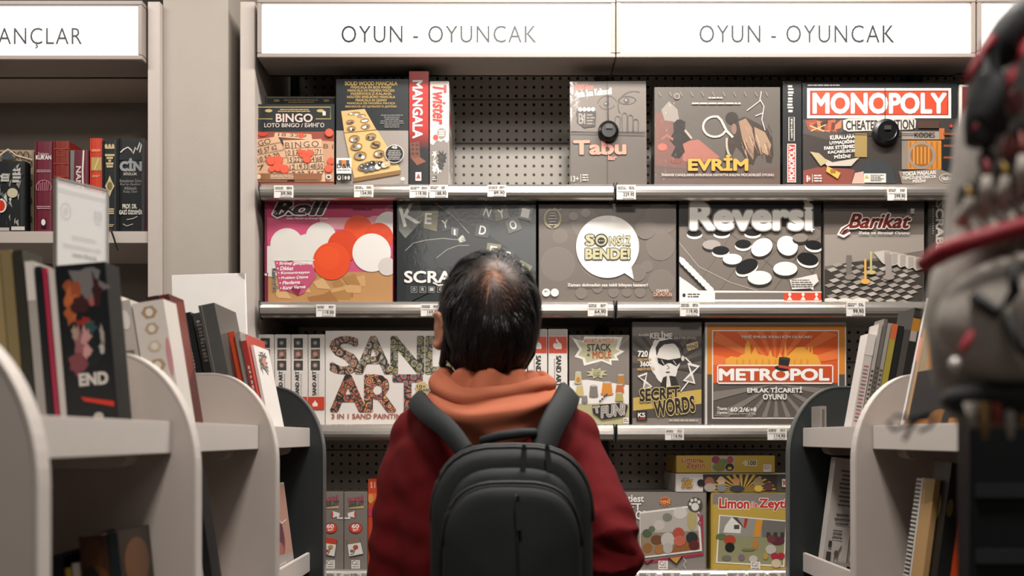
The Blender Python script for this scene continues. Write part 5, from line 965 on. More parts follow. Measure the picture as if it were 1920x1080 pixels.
# ------------------------------------------------------------------ stand and hanging bag at the right
t = thing('display_stand', 'black slatted display stand at the right edge below the hanging bag', 'display stand', (.62, -1.45, 0)); o = t.location
def st(name, *q, mat=None, bev=.002):
    ob = box(name, *q, mat or M('#0d1013', .45), None, bev); ob.location = -o; ob.parent = t; return ob
SZ = .95; sy = SZ+CY; sx0 = X(1820, SZ)
st('back_board', sx0, sx0+.40, sy, sy+.03, .06, 1.40); st('base', sx0, sx0+.40, sy-.02, sy+.25, 0, .06); st('side_board', sx0+.38, sx0+.40, sy+.03, sy+.25, .06, 1.40); st('pole', sx0+.12, sx0+.14, sy+.03, sy+.05, .06, 1.78)
for py in (920, 1043, 1170): st('slat_rail', sx0+.004, sx0+.40, sy-.006, sy, H(py+14, SZ), H(py-14, SZ), mat=M('#3c4042', .35, metal=.5), bev=.001)
for bx0 in (sx0+.085,):
    bm = bmesh.new(); bm_tube(bm, [(sx0+.13, sy+.04, 1.745), (bx0, sy-.1, 1.745), (bx0, sy-.235, 1.745), (bx0, sy-.245, 1.757)], .003, 8); k = from_bm('hook', bm, M('#8d8a86', .25, metal=.8)); k.location = -o; k.parent = t
BZ = .74; bx, by = sx0+.085, BZ+CY
GREY = M('#8a837c', .85, var=.5, scale=55, bump=.4, bscale=200); LGREY = M('#a8a098', .8, var=.12, scale=60, bump=.4, bscale=220); BLK = M('#0d1014', .7, var=.1, bump=.3); RED = M('#8e0f22', .6, var=.08, bump=.2); YEL = M('#a8883f', .7)
t = thing('plush_bag', 'grey monster-patterned plush bag with red piping hanging at the right edge', 'bag', (bx, by, 1.37)); o = t.location
def addb(name, bm, m, smooth=True): ob = from_bm(name, bm, m, t, smooth); return ob
def sup(u, p): return math.copysign(abs(u)**p, u)
def body(bm, rings, n=32, p=.7):
    R0 = []
    for z, cx, rx, ry, cy in rings: R0.append([bm.verts.new((cx+rx*sup(math.cos(2*PI*k/n), p), cy+ry*sup(math.sin(2*PI*k/n), p), z)) for k in range(n)])
    for A, B in zip(R0, R0[1:]):
        for k in range(n): bm.faces.new((A[k], A[(k+1) % n], B[(k+1) % n], B[k]))
    bm.faces.new(R0[0][::-1]); bm.faces.new(R0[-1])
def zz(py): return H(py, BZ-.05)-1.37
def xx(px): return X(px+DX, BZ-.05)-bx
DX = 0
# main body: rows give (height, centre x, half width, half depth)
lft = [(800, 1815), (745, 1800), (700, 1768), (640, 1757), (560, 1748), (480, 1760), (430, 1785), (330, 1792), (250, 1806), (180, 1815), (120, 1835), (70, 1868), (30, 1910), (10, 1950)]
cxm = xx(1985)
bm = bmesh.new(); body(bm, [(zz(py), cxm, cxm-(X(px, BZ)-bx), .05 if 100 < py < 760 else .03, 0) for py, px in lft])
for v in bm.verts: v.co += v.co.normalized()*.004*noise.noise(v.co*45)
addb('body', bm, GREY)
# face pocket bulging forward
bm = bmesh.new(); bm_ball(bm, (cxm, -.045, zz(600)), cxm-xx(1762), .035, (zz(480)-zz(735))/2*1.05, 28); addb('front_pocket', bm, LGREY)
fy = -.082
bm = bmesh.new(); bm_tube(bm, [(xx(1800), -.068, zz(560)), (xx(1840), -.074, zz(595)), (xx(1862), -.08, zz(560)), (xx(1858), -.08, zz(520)), (xx(1890), -.08, zz(500)), (xx(1930), -.082, zz(560))], .0042, 8); bm_tube(bm, [(xx(1850), -.078, zz(600)), (xx(1868), -.082, zz(660)), (xx(1900), -.083, zz(690))], .003, 8); addb('swirl_print', bm, BLK)
for cx_, cz_, rx, rz, r_ in [(1790, 646, 7, 22, -.45), (1900, 610, 14, 27, .12)]:
    bm = bmesh.new(); bm_ball(bm, (xx(cx_), -.068 if cx_ < 1850 else -.079, zz(cz_)), rx*BZ/F, .006, rz*BZ/F, 14, Matrix.Rotation(-r_, 3, 'Y')); addb('eye_patch', bm, RED)
bm = bmesh.new(); bm_ball(bm, (xx(1777), -.062, zz(686)), .0045, .0045, .0055, 14); addb('zip_ball', bm, M('#d0ccc6', .15, metal=.4))
# red piping and black band
bm = bmesh.new(); bm_tube(bm, [(xx(px), y_, zz(py)) for px, py, y_ in ((1752, 488, -.03), (1770, 472, -.05), (1800, 462, -.062), (1850, 447, -.068), (1900, 434, -.07), (1960, 422, -.07), (2050, 415, -.065))], [.006, .0075, .007, .0065, .0065, .0065, .006], 10); addb('piping', bm, RED)
bm = bmesh.new(); bm_tube(bm, [(xx(px), y_, zz(py)) for px, py, y_ in ((1830, 275, -.055), (1838, 225, -.055), (1850, 160, -.052), (1872, 100, -.05), (1902, 50, -.045), (1940, 5, -.035))], [.010, .0135, .0145, .0145, .013, .011], 12); addb('shoulder_band', bm, BLK)
for pts, r_ in (([(1800, 165), (1815, 135), (1832, 105), (1850, 80)], .003), ([(1868, 195), (1882, 150), (1905, 105), (1935, 60)], .0035), ([(1812, 245), (1822, 252), (1830, 240)], .004)):
    bm = bmesh.new(); bm_tube(bm, [(xx(px), -.06, zz(py)) for px, py in pts], r_, 8); addb('band_edge', bm, RED)
# rows of soft teeth with coloured tips
def tooth(px, py, ht, wd, up, tipm):
    bm = bmesh.new(); z = zz(py); d = 1 if up else -1; h_ = ht*BZ/F; w_ = wd*BZ/F
    bm_tube(bm, [(xx(px), -.052, z), (xx(px), -.062, z+d*h_*.35), (xx(px), -.064, z+d*h_*.62)], [w_, w_*.85, w_*.55], 10, mi=0)
    bm_tube(bm, [(xx(px), -.064, z+d*h_*.62), (xx(px), -.063, z+d*h_*.85), (xx(px), -.06, z+d*h_)], [w_*.55, w_*.3, w_*.05], 10, mi=1)
    from_bm('tooth', bm, [LGREY, tipm], t, True)
for i in range(6): tooth(1800+i*33, 420-i*14, 62+(i % 2)*30+i*8, 13, True, [YEL, M('#a04a52', .7), YEL, M('#a8605a', .7)][i % 4])
for i in range(6): tooth(1815+i*33, 430-i*14, 40, 11, False, M('#77716b', .8))
for px, py in ((1812, 370), (1845, 350), (1880, 330), (1915, 310)):
    bm = bmesh.new(); bm_ball(bm, (xx(px), -.05, zz(py)), .0065, .006, .012, 10); addb('dark_patch', bm, BLK)
for i, (px, py) in enumerate([(1858, 170), (1878, 230), (1905, 190), (1850, 300), (1895, 275), (1915, 250)]):
    bm = bmesh.new(); bm_ball(bm, (xx(px), -.049, zz(py)), .006, .005, .009, 10); addb('dark_patch' if i % 2 else 'red_patch', bm, BLK if i % 2 else M('#8a4a4a', .7))
bm = bmesh.new(); bm_ball(bm, (cxm, -.02, zz(745)), cxm-xx(1805), .05, .02, 20); addb('base_band', bm, BLK)
for i in range(9): 
    bm = bmesh.new(); x_ = xx(1820+i*24); c_ = [LGREY, M('#8a6a3c', .8), M('#8a3a30', .8)][i % 3]
    bm_cone(bm, (x_, -.05, zz(755)), (0, -.1, -1), .005, .0015, .018+(i % 2)*.008, 8); addb('fringe', bm, c_)
# dangling cords
for pts in ([(1790, 772), (1745, 782), (1722, 776), (1706, 792), (1716, 806), (1738, 798), (1762, 780)], [(1790, 776), (1762, 788), (1748, 806), (1738, 826)], [(1800, 780), (1788, 800), (1768, 808)]):
    bm = bmesh.new(); bm_tube(bm, [(xx(px), -.01, zz(py)) for px, py in pts], .0016, 6); addb('cord', bm, BLK)
bm = bmesh.new(); 
bm_tube(bm, [(cxm-.02, 0, zz(25)), (-.011, .0, .372), (0, 0, .3835), (.011, 0, .372), (cxm+.03, 0, zz(20))], .0035, 8); addb('hanging_loop', bm, BLK)
# ------------------------------------------------------------------ the person and the backpack
def loft(bm, rings, n=24, p=1.0, cap=True):
    """rings: (centre, rx, ry, xaxis, yaxis)"""
    R0 = []
    for c, rx, ry, ax, ay in rings:
        c, ax, ay = Vector(c), Vector(ax), Vector(ay)
        R0.append([bm.verts.new(c+ax*rx*sup(math.cos(2*PI*k/n), p)+ay*ry*sup(math.sin(2*PI*k/n), p)) for k in range(n)])
    for A, B in zip(R0, R0[1:]):
        for k in range(n): bm.faces.new((A[k], A[(k+1) % n], B[(k+1) % n], B[k]))
    if cap: bm.faces.new(R0[0][::-1]); bm.faces.new(R0[-1])
def limb(bm, pts, rad, n=16):
    """tapered limb through joints, rounded ends"""
    pts = [Vector(p) for p in pts]; P = []; Rd = []
    for i in range(len(pts)-1):
        for k in range(6):
            f = k/6; P.append(pts[i].lerp(pts[i+1], f)); Rd.append(rad[i]*(1-f)+rad[i+1]*f)
    P.append(pts[-1]); Rd.append(rad[-1])
    for _ in range(3):
        P = [P[0]]+[(P[i-1]+P[i]*2+P[i+1])/4 for i in range(1, len(P)-1)]+[P[-1]]
    bm_tube(bm, P, Rd, n)
    bm_ball(bm, P[0], Rd[0], Rd[0], Rd[0], 14); bm_ball(bm, P[-1], Rd[-1], Rd[-1], Rd[-1], 14)
def fuse(name, bm, voxel, mat, parent, smooth=4, post=None):
    """one continuous surface from overlapping volumes"""
    bmesh.ops.recalc_face_normals(bm, faces=bm.faces)
    me = bpy.data.meshes.new(name); bm.to_mesh(me); bm.free()
    o = bpy.data.objects.new(name, me); COL.objects.link(o)
    m = o.modifiers.new('fuse', 'REMESH'); m.mode = 'VOXEL'; m.voxel_size = voxel
    s = o.modifiers.new('soft', 'SMOOTH'); s.iterations = smooth; s.factor = .5
    dg = bpy.context.evaluated_depsgraph_get(); me2 = bpy.data.meshes.new_from_object(o.evaluated_get(dg)); o.modifiers.clear(); o.data = me2; bpy.data.meshes.remove(me)
    me2.name = name
    me2.materials.clear(); me2.materials.append(mat)
    if post:
        nr = [v.normal.copy() for v in me2.vertices]
        for v, nn in zip(me2.vertices, nr): v.co = post(v.co, nn)
    me2.polygons.foreach_set('use_smooth', [True]*len(me2.polygons)); me2.update()
    if parent: o.parent = parent; o.location = -parent.location
    return o
PM = Vector((-.03, -.80, 0))
pr = thing('person', 'person from behind in dark red sweatshirt with orange hood, looking up at games', 'person', PM)
SKIN = M('#a8745a', .5, var=.08, scale=60, spec=.4)
HC_ = Vector((-.043, -.80, 1.562)); YAW, PITCH = .36, .36
RH = Matrix.Rotation(YAW, 3, 'Z') @ Matrix.Rotation(PITCH, 3, 'X')      # local x right, y towards the face, z up
def hp(x, y, z): return HC_+RH @ Vector((x, y, z))
SHL, SHR = Vector((-.170, -.79, 1.345)), Vector((.108, -.79, 1.345))
ELL, WRL = Vector((-.208, -.80, 1.09)), Vector((-.205, -.71, .86))
ELR, WRR = Vector((.172, -.93, 1.155)), Vector((.115, -.70, 1.10))
HIPL, HIPR = Vector((-.12, -.79, .87)), Vector((.06, -.79, .87))
def torso(bm, g, z0=.80):
    X_, Y_ = (1, 0, 0), (0, 1, 0)
    rows = [(z0, .168, .118), (.92, .165, .115), (1.05, .158, .108), (1.18, .168, .112), (1.28, .170, .110), (1.335, .162, .100), (1.375, .132, .086), (1.405, .095, .072), (1.44, .066, .060)]
    loft(bm, [((-.03, -.79, z), rx+g, ry+g, X_, Y_) for z, rx, ry in rows], 28, .88)
bm = bmesh.new()
bm_ball(bm, HC_, .076, .096, .108, 28, RH); bm_ball(bm, hp(0, -.012, .0), .0755, .085, .09, 24, RH); bm_ball(bm, hp(0, .035, -.06), .058, .062, .066, 20, RH)
bm_ball(bm, hp(0, .075, -.105), .024, .02, .018, 12, RH)                     # chin
bm_cone(bm, hp(0, .088, .005), RH @ Vector((0, .35, -1)), .008, .014, .042, 10); bm_ball(bm, hp(0, .104, -.035), .015, .014, .011, 12, RH)   # nose
bm_ball(bm, hp(0, .094, -.066), .024, .008, .008, 12, RH)                    # mouth
for s_ in (-1, 1):
    bm_ball(bm, hp(s_*.031, .088, .012), .014, .01, .009, 12, RH); bm_ball(bm, hp(s_*.04, .085, .032), .024, .008, .006, 10, RH)
    E_ = RH @ Matrix.Rotation(-s_*.45, 3, 'Z') @ Matrix.Rotation(-.12, 3, 'X')
    ec = hp(s_*.087, -.008, -.024)
    for k in range(13):                                                       # ear: rim, bowl, lobe
        a_ = -2.0+4.0*k/12; rr = 1
        q = Vector((s_*.006, -.016*math.cos(a_)*1.0+.002, .029*math.sin(a_))); bm_ball(bm, ec+E_ @ q, .0055, .0055, .0055, 8)
    bm_ball(bm, ec+E_ @ Vector((s_*.001, 0, 0)), .0065, .0165, .029, 12, E_); bm_ball(bm, ec+E_ @ Vector((-s_*.006, .004, 0)), .009, .01, .02, 12, E_); bm_ball(bm, ec+E_ @ Vector((0, 0, -.029)), .005, .008, .009, 10, E_)
limb(bm, [hp(0, -.025, -.05), (-.034, -.795, 1.46), (-.03, -.79, 1.40)], [.06, .059, .066], 20)
torso(bm, 0)
limb(bm, [SHL, ELL, WRL], [.044, .034, .027]); limb(bm, [SHR+Vector((-.02, 0, -.005)), SHR+Vector((.006, -.02, -.06)), ELR, WRR], [.042, .04, .034, .027])
for hip, kx in ((HIPL, -.13), (HIPR, .07)):
    limb(bm, [hip, (kx, -.78, .47), (kx, -.81, .09)], [.082, .056, .038]); limb(bm, [(kx, -.82, .05), (kx, -.68, .035)], [.036, .028])
def hand(bm, wr, d, palm, curl=.35):
    d = Vector(d).normalized(); palm = Vector(palm).normalized(); side = d.cross(palm).normalized()
    A = Matrix((side, palm, d)).transposed()
    bm_ball(bm, Vector(wr)+d*.045, .036, .015, .05, 14, A)
    for i, (off, L_) in enumerate(((-.027, .066), (-.009, .076), (.009, .072), (.026, .056))):
        p0 = Vector(wr)+d*.078+side*off; c1 = (d*math.cos(curl)+palm*math.sin(curl)); c2 = (d*math.cos(curl*2.2)+palm*math.sin(curl*2.2)); c3 = (d*math.cos(curl*3)+palm*math.sin(curl*3))
        p1 = p0+c1*L_*.45; p2 = p1+c2*L_*.32; p3 = p2+c3*L_*.25; limb(bm, [p0, p1, p2, p3], [.0088, .0082, .0075, .0065], 10)
    p0 = Vector(wr)+d*.025-side*.03; t1 = (d*.7-side*.6+palm*.35).normalized(); t2 = (d*.9-side*.2+palm*.5).normalized(); limb(bm, [p0, p0+t1*.035, p0+t1*.035+t2*.03], [.012, .0095, .0078], 10)
hand(bm, WRL, (.05, .15, -1), (.9, .3, 0)); hand(bm, WRR, (-.6, .75, .1), (0, .3, 1), .5)
fuse('body', bm, .0042, SKIN, pr, 3)
# eyes
for s_ in (-1, 1):
    bm = bmesh.new(); bm_ball(bm, hp(s_*.031, .0935, .012), .0085, .0062, .006, 14, RH); o = from_bm('eye', bm, M('#d8d2cb', .2), pr, True); o.location = -PM
    bm = bmesh.new(); bm_ball(bm, hp(s_*.031, .0985, .0125), .0035, .002, .0035, 12, RH); q = from_bm('iris', bm, M('#2a1a12', .15), o, True)
# face mask with ear loops
bm = bmesh.new(); bm_ball(bm, hp(0, .046, -.068), .0625, .075, .05, 24, RH)
for v in list(bm.verts):
    if (RH.transposed() @ (v.co-HC_)).y < .05: bm.verts.remove(v)
o = from_bm('face_mask', bm, M('#14171a', .8), pr, True); o.location = -PM
for s_ in (-1, 1):
    bm = bmesh.new(); bm_tube(bm, [hp(s_*.064, .052, -.045), hp(s_*.076, .01, -.036), hp(s_*.083, -.014, .0), hp(s_*.084, -.028, -.025), hp(s_*.083, -.028, -.055), hp(s_*.077, -.010, -.085), hp(s_*.062, .03, -.085), hp(s_*.05, .05, -.09)], [.002, .002, .0025, .0032, .0055, .007, .004, .003], 8)
    q = from_bm('ear_loop', bm, M('#0f1215', .8), o, True)
# hair: under layer and strands
WH = (RH.transposed() @ Vector((.011, -.078, .050))).normalized()                    # crown whorl
def dens(u):                                                     # u: unit direction in head space -> 0 none .. 1 full
    x, y, z = u
    if y > .30 and z < .55-.2*(1-abs(x)): return 0
    side = abs(x)
    low = (-.82 if side < .3 else -.82+.35*(side-.3)) if y < -.35 else (-.62 if y < -.1 else (-.05 if side < .95 else -.1))
    if y >= -.1 and z < -.30 and y < .3: low = -.45 if y > .12 else .05
    if z < low: return 0
    a_ = math.degrees(math.acos(max(-1, min(1, u.dot(WH)))))
    if a_ < 40: return .42+.22*(a_/40)**2
    if a_ < 54: return .64+.36*(a_-40)/14
    return 1
ER = Vector((.079, .0985, .111))
def smoothf(a, b, x): x = max(0, min(1, (x-a)/(b-a))); return x*x*(3-2*x)
def surf(u, k=1.0):
    return hp(u.x*ER.x*k, u.y*ER.y*k-.004, u.z*ER.z*k)
HAIR = M('#090808', .5, var=.25, scale=300, spec=.3)
bm = bmesh.new(); nU, nV = 72, 44; G = {}
def Gv(i, j):
    i %= nU
    if (i, j) not in G:
        th_, ph_ = 2*PI*i/nU, -PI/2+PI*j/nV; u = Vector((math.cos(ph_)*math.sin(th_), -math.cos(ph_)*math.cos(th_), math.sin(ph_)))
        G[(i, j)] = (bm.verts.new(surf(u, 1.035+.012*noise.noise(u*9))), u)
    return G[(i, j)]
for i in range(nU):
    for j in range(1, nV-1):
        q = [Gv(i, j), Gv(i+1, j), Gv(i+1, j+1), Gv(i, j+1)]
        if all(dens(x[1]) > .78 for x in q): bm.faces.new([x[0] for x in q])
for v in [v for v in bm.verts if not v.link_faces]: bm.verts.remove(v)
hr = from_bm('hair', bm, HAIR, pr, True); hr.location = -PM
V, Fc = [], []; R_ = random.Random(11); cnt = 0
while cnt < 13000:
    u = Vector((R_.gauss(0, 1), R_.gauss(0, 1), R_.gauss(0, 1))).normalized(); dn = dens(u)
    if R_.random() > dn: continue
    cnt += 1
    ax = u.cross(WH); a_ = math.degrees(math.acos(max(-1, min(1, u.dot(WH)))))
    L_ = (.022+.030*min(1, a_/45))*(.6+.8*R_.random()) if u.z > -.4 else .024*(.6+.6*R_.random())
    wd = .0008 if a_ > 40 else .00045; p = u.copy(); n0 = len(V); steps = 5
    cl = u*5.5; jit = Vector((R_.gauss(0, .15), R_.gauss(0, .15), R_.gauss(0, .15)))+noise.noise_vector(cl)*.9; lf = .03+.11*max(0, noise.noise(u*7+Vector((5, 0, 0)))+.25)+.03*R_.random()
    for k in range(steps+1):
        away = (p-WH*p.dot(WH)); away = away.normalized() if away.length > 1e-3 else Vector((1, 0, 0))
        tn = away-p*away.dot(p); sp = p.cross(tn)
        g_ = Vector((0, -.12, -1)); g_ = g_-p*g_.dot(p)
        wgt = min(1, a_/55)
        d_ = (tn*(1.0-.45*wgt)+sp*(.55*(1-wgt)+.05)+g_*.8*wgt+jit*.6).normalized()
        lift = 1.012+lf*math.sin(min(1, k/steps*1.15)*2.2)*smoothf(20, 50, a_)+.022*smoothf(32, 52, a_)
        q = surf(p, lift); side = (RH @ p.cross(d_)).normalized()*wd*(1-.75*k/steps)
        V += [q-side, q+side]
        if k < steps: Fc.append((n0+2*k, n0+2*k+1, n0+2*k+3, n0+2*k+2))
        p = (p+d_*L_/steps/.095).normalized()
st_ = mesh('hair_strands', V, Fc, M('#100d0c', .42, var=.35, scale=200, spec=.32), hr)
# clothes
CLOTH = M('#5a080d', .9, var=.10, scale=8, bump=.25, bscale=700, spec=.2)
def wrinkle(c, n):
    d_ = .0035*noise.noise(Vector((c.x*14, c.y*14, c.z*9)))+.002*noise.noise(c*32)
    e_ = (c-ELR).length
    if e_ < .13: d_ += .005*math.sin((c-ELR).dot(Vector((.5, .6, .62)))*95)*(1-e_/.13)
    e_ = (c-Vector((-.2, -.8, 1.16))).length
    if e_ < .16: d_ += .003*math.sin(c.z*105+c.x*30)*(1-e_/.16)
    q = c+n*d_; q.z = min(q.z, 1.422); return q
bm = bmesh.new(); torso(bm, .020, .76)
limb(bm, [SHL+Vector((.02, 0, -.005)), SHL+Vector((-.005, 0, -.06)), ELL, WRL], [.062, .064, .056, .044]); limb(bm, [SHR+Vector((-.02, 0, -.005)), SHR+Vector((.006, -.02, -.06)), ELR, WRR], [.062, .064, .058, .044])
limb(bm, [(-.03, -.79, 1.40), SHL+Vector((.005, 0, .005))], [.058, .054]); limb(bm, [(-.03, -.79, 1.40), SHR+Vector((-.005, 0, .005))], [.058, .054])
sw = fuse('sweatshirt', bm, .006, CLOTH, pr, 6, wrinkle)
for wr, el in ((WRL, ELL), (WRR, ELR)):
    d_ = (wr-el).normalized(); bm = bmesh.new(); bm_tube(bm, [wr-d_*.02, wr-d_*.01, wr+d_*.012, wr+d_*.016], [.046, .047, .044, .036], 20); o = from_bm('cuff', bm, M('#520b10', .9, bump=.3, bscale=300), sw, True)
bm = bmesh.new(); bm.verts.ensure_lookup_table(); loft(bm, [((-.03, -.79, z), rx, ry, (1, 0, 0), (0, 1, 0)) for z, rx, ry in ((.72, .176, .126), (.73, .184, .134), (.775, .19, .14), (.785, .186, .136))], 28, .9); from_bm('hem', bm, M('#520b10', .9, bump=.3, bscale=300), sw, True)
bm = bmesh.new(); loft(bm, [((-.03, -.79, z), rx, .13, (1, 0, 0), (0, 1, 0)) for z, rx in ((.80, .176), (.92, .172), (.99, .165))], 24, .9)
for hip, kx in ((HIPL, -.13), (HIPR, .07)): limb(bm, [hip, (kx, -.78, .47), (kx, -.81, .07)], [.096, .072, .062])
fuse('trousers', bm, .009, M('#15181c', .85, var=.1, bump=.2), pr, 4)
for kx in (-.13, .07):
    bm = bmesh.new(); limb(bm, [(kx, -.845, .05), (kx, -.78, .05), (kx, -.66, .04)], [.042, .044, .038]); 
    for v in bm.verts: v.co.z = max(v.co.z, .004)
    sh = fuse('shoe', bm, .007, M('#202326', .6), pr, 2)
    bm = bmesh.new(); loft(bm, [((kx, -.755, z), .05, .145, (1, 0, 0), (0, 1, 0)) for z in (.0005, .016)], 24, .9); q = from_bm('sole', bm, M('#b5b0aa', .6), sh)
# hood lying on the back
ORG = M('#a45d43', .88, var=.07, scale=10, bump=.2, bscale=600, spec=.25)
N_ = Vector((-.032, -.795, 0)); nu, nv = 64, 30
def smooth(a, b, x): x = max(0, min(1, (x-a)/(b-a))); return x*x*(3-2*x)
def hoodp(i, j):
    a_ = (i/nu*2-1)*2.75; v = j/nv; back = max(0, math.cos(a_)); fr = smooth(1.5, 2.6, abs(a_))
    dirv = Vector((math.sin(a_), -math.cos(a_), 0))
    zr = 1.467-.040*back**1.5-.05*fr+.006*math.sin(3*a_+.6); zl = 1.40-.066*back**2.2-.005*fr; rr = .098+.022*back-.022*fr
    K = [(0, .070, 1.425-.02*fr), (.14, .072, 1.464-.03*fr), (.25, .080, 1.456-.03*fr), (.36, rr-.018, zr-.014), (.44, rr, zr+.004), (.53, rr+.013, zr-.008), (.64, rr+.012+.012*back, zr-.026), (.72, rr+.020+.024*back, zr*.55+zl*.45-.0), (.86, rr+.018+.026*back, zr*.25+zl*.75), (1, rr+.002+.008*back, zl-.008)]
    for k in range(len(K)-1):
        if K[k][0] <= v <= K[k+1][0]:
            f = (v-K[k][0])/(K[k+1][0]-K[k][0]); f = f*f*(3-2*f)*.5+f*.5; r_ = K[k][1]*(1-f)+K[k+1][1]*f; z = K[k][2]*(1-f)+K[k+1][2]*f; break
    fold = .009*math.sin(8*a_+7*v+1.0)*smooth(.05, .2, v)*(1-smooth(.32, .5, v))+.007*noise.noise(Vector((a_*2.2, v*6, 3)))+.008*math.sin(v*24+3.0*back+1.1*math.sin(a_*2))*smooth(.45, .6, v)*(1-smooth(.9, 1, v))
    p = N_+dirv*(r_+fold)*.89; p.z = z+.006*noise.noise(Vector((a_*1.7, v*3, 7)))
    p.x = N_.x+(p.x-N_.x)*(1.0-.10*smooth(.6, 1, v)*back)
    return p
V = [hoodp(i, j) for i in range(nu+1) for j in range(nv+1)]
Fc = [(i*(nv+1)+j, (i+1)*(nv+1)+j, (i+1)*(nv+1)+j+1, i*(nv+1)+j+1) for i in range(nu) for j in range(nv)]
hd = mesh('hood', V, Fc, ORG, sw, None, True); hd['label'] = 'orange hood lying open on the back'
m = hd.modifiers.new('thick', 'SOLIDIFY'); m.thickness = .006; m.offset = -1; m = hd.modifiers.new('round', 'SUBSURF'); m.levels = 1; m.render_levels = 2
bm = bmesh.new(); bm_tube(bm, [hoodp(nu//2+1, j)+Vector((0, -.0006, .0004)) for j in range(12, nv)], .0011, 6); from_bm('hood_seam', bm, M('#84452d', .9), hd, True)
# ---- backpack
BP = Vector((.0, -.95, 1.0))
pk = thing('backpack', 'black backpack worn on the back of the person in red', 'backpack', BP)
FAB = M('#0f1415', .72, var=.12, scale=30, bump=.35, bscale=900, spec=.35); FAB2 = M('#151b1d', .7, var=.12, scale=30, bump=.35, bscale=900, spec=.35); ZIP = M('#0b0d0e', .5, bump=.3, bscale=500)
def outline(w_, zt, zb, k=1.0, n=20, pw=.62):
    """arched top, rounded bottom"""
    P = []; ht = .115*w_/.125
    for i in range(n+1):
        a_ = PI*i/n; P.append((w_*math.copysign(abs(math.cos(a_))**pw, math.cos(a_)), zt-ht+ht*math.sin(a_)**.9))
    rb_ = .03
    for i in range(7):
        a_ = PI+PI/2*i/6; P.append((-w_+rb_+rb_*math.cos(a_), zb+rb_+rb_*math.sin(a_)))
    for i in range(7):
        a_ = 1.5*PI+PI/2*i/6; P.append((w_-rb_+rb_*math.cos(a_), zb+rb_+rb_*math.sin(a_)))
    return P
def shell(name, sec, mat, par, disp=.0025):
    bm = bmesh.new(); R0 = []
    for y, w_, zt, zb in sec: R0.append([bm.verts.new((x, y, z)) for x, z in outline(w_, zt, zb)])
    n = len(R0[0])
    for A, B in zip(R0, R0[1:]):
        for k in range(n): bm.faces.new((A[k], A[(k+1) % n], B[(k+1) % n], B[k]))
    bm.faces.new(R0[0]); 
    # front face as a gridded fan so that it can bulge
    c = sum((v.co for v in R0[-1]), Vector())/n; prev = R0[-1]
    for f in (.85, .65, .42, .2):
        cur = [bm.verts.new(c+(v.co-c)*f+Vector((0, -.011*(1-f*f), 0))) for v in R0[-1]]
        for k in range(n): bm.faces.new((prev[k], prev[(k+1) % n], cur[(k+1) % n], cur[k]))
        prev = cur
    bm.faces.new(prev)
    bmesh.ops.subdivide_edges(bm, edges=bm.edges, cuts=1, use_grid_fill=True)
    for v in bm.verts: v.co += Vector((noise.noise(v.co*16+Vector((3, 0, 0))), noise.noise(v.co*16), 0))*disp
    for v in bm.verts: v.co -= BP
    return from_bm(name, bm, mat, par, True)
FYp = -1.055
ZT, ZB = 1.337, .90
shell('main_compartment', [(-.925, .105, ZT-.012, ZB+.01), (-.94, .118, ZT-.003, ZB), (-.985, .124, ZT, ZB), (-1.03, .123, ZT-.002, ZB), (-1.05, .117, ZT-.007, ZB+.006), (-1.058, .109, ZT-.016, ZB+.014)], FAB, pk)
def tubep(name, pts, r, mat, par=None, n=8):
    bm = bmesh.new(); bm_tube(bm, [Vector(p)-BP for p in pts], r, n); return from_bm(name, bm, mat, par or pk, True)
out1 = outline(.1225, ZT-.0015, ZB+.004)
tubep('piping', [(x, -1.036, z) for x, z in out1[:21]], .0028, ZIP)
tubep('zip_track', [(x, -1.0, z+.0015) for x, z in outline(.1245, ZT, ZB)[:21]], .0035, ZIP)
# upper front panel and lower pocket
shell('upper_panel', [(-1.055, .100, ZT-.030, 1.16), (-1.064, .098, ZT-.033, 1.165), (-1.070, .090, ZT-.040, 1.175)], FAB2, pk, .002)
shell('front_pocket', [(-1.055, .103, 1.283, ZB+.02), (-1.078, .102, 1.281, ZB+.02), (-1.092, .098, 1.276, ZB+.028), (-1.098, .089, 1.265, ZB+.04)], FAB, pk, .003)
o = tubep('pocket_flap_seam', [(x, -1.083, z+.0015) for x, z in outline(.1025, 1.283, ZB+.02)[:21]], .0026, ZIP)
yc = -1.1075
tubep('pocket_zip', [(.006, -1.0975, 1.266), (.0065, yc, 1.245), (.008, yc-.003, 1.18), (.010, yc-.003, 1.05), (.011, yc-.002, .97)], .0022, ZIP)
def pull(x, y, z, L_, ang=0.0):
    bm = bmesh.new(); bm_box(bm, -.0042, .0042, -.0016, .0016, -L_, 0, .001)
    for v in bm.verts: v.co = Matrix.Rotation(ang, 3, 'Y') @ v.co+Vector((x, y, z))-BP
    o = from_bm('zip_pull', bm, M('#14181a', .6), pk); bm = bmesh.new(); bm_box(bm, -.003, .003, -.003, .003, -.003, .005, .001)
    for v in bm.verts: v.co += Vector((x, y, z))-BP
    from_bm('zip_slider', bm, M('#2f3335', .3, metal=.7), o)
pull(.018, -1.066, 1.335, .037, .06); pull(.052, -1.066, 1.334, .036, -.10); pull(.008, -1.114, 1.262, .046, -.06)
# grab handle
tubep('grab_handle', [(-.048, -.935, 1.325), (-.046, -.955, 1.345), (-.02, -.97, 1.352), (.015, -.972, 1.357), (.034, -.965, 1.358), (.038, -.94, 1.34)], [.006, .0075, .0082, .0082, .0075, .006], FAB2, None, 10)
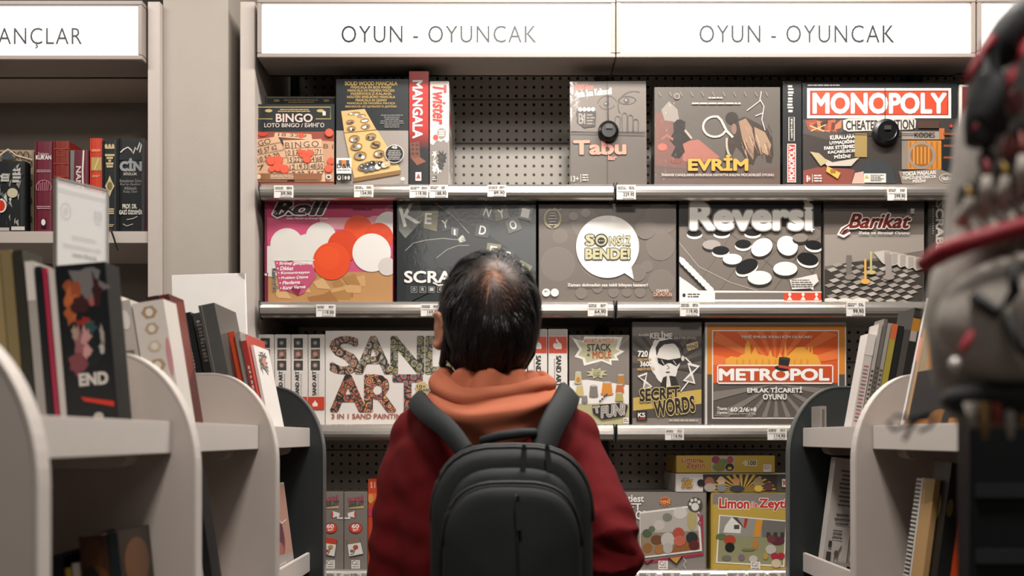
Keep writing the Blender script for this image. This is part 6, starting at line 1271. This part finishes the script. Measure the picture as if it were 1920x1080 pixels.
# shoulder straps: padded bands over the shoulders to the chest and back under the arms
def strap(path, wds, out):
    bm = bmesh.new(); R0 = []; P = [Vector(p) for p in path]; Wd = list(wds)
    for _ in range(2):
        Q = []; Wq = []
        for i in range(len(P)-1): Q += [P[i]*.75+P[i+1]*.25, P[i]*.25+P[i+1]*.75]; Wq += [Wd[i]*.75+Wd[i+1]*.25, Wd[i]*.25+Wd[i+1]*.75]
        P, Wd = [P[0]]+Q+[P[-1]], [Wd[0]]+Wq+[Wd[-1]]
    for i, p in enumerate(P):
        t_ = (P[min(i+1, len(P)-1)]-P[max(i-1, 0)]).normalized(); c = Vector((-.03, -.79, min(p.z-.05, 1.3))); nrm = (p-c); nrm = (nrm-t_*nrm.dot(t_)).normalized(); s_ = t_.cross(nrm).normalized()
        sec = [(-.5, 0), (-.5, .6), (-.42, 1), (0, 1.15), (.42, 1), (.5, .6), (.5, 0)]
        R0.append([bm.verts.new(p+s_*a_*Wd[i]+nrm*(b_*.012+.004)-BP) for a_, b_ in sec])
    for A, B in zip(R0, R0[1:]):
        for k in range(7): bm.faces.new((A[k], A[(k+1) % 7], B[(k+1) % 7], B[k]))
    bm.faces.new(R0[0]); bm.faces.new(R0[-1][::-1]); return from_bm('shoulder_strap', bm, FAB2, pk, True)
strap([(-.072, -.955, 1.325), (-.10, -.935, 1.362), (-.138, -.895, 1.388), (-.160, -.83, 1.411), (-.162, -.76, 1.411), (-.158, -.69, 1.38), (-.155, -.66, 1.29), (-.17, -.668, 1.18), (-.185, -.72, 1.08), (-.165, -.84, 1.0), (-.12, -.93, .96)], [.03, .034, .036, .036, .036, .04, .04, .03, .02, .02, .02], 1)
strap([(.045, -.955, 1.325), (.058, -.935, 1.362), (.078, -.895, 1.395), (.094, -.83, 1.422), (.094, -.76, 1.422), (.096, -.69, 1.38), (.096, -.66, 1.29), (.11, -.668, 1.18), (.125, -.72, 1.08), (.125, -.84, 1.0), (.105, -.93, .96)], [.04, .043, .045, .045, .045, .045, .045, .03, .02, .02, .02], -1)
pk.location.y -= .012
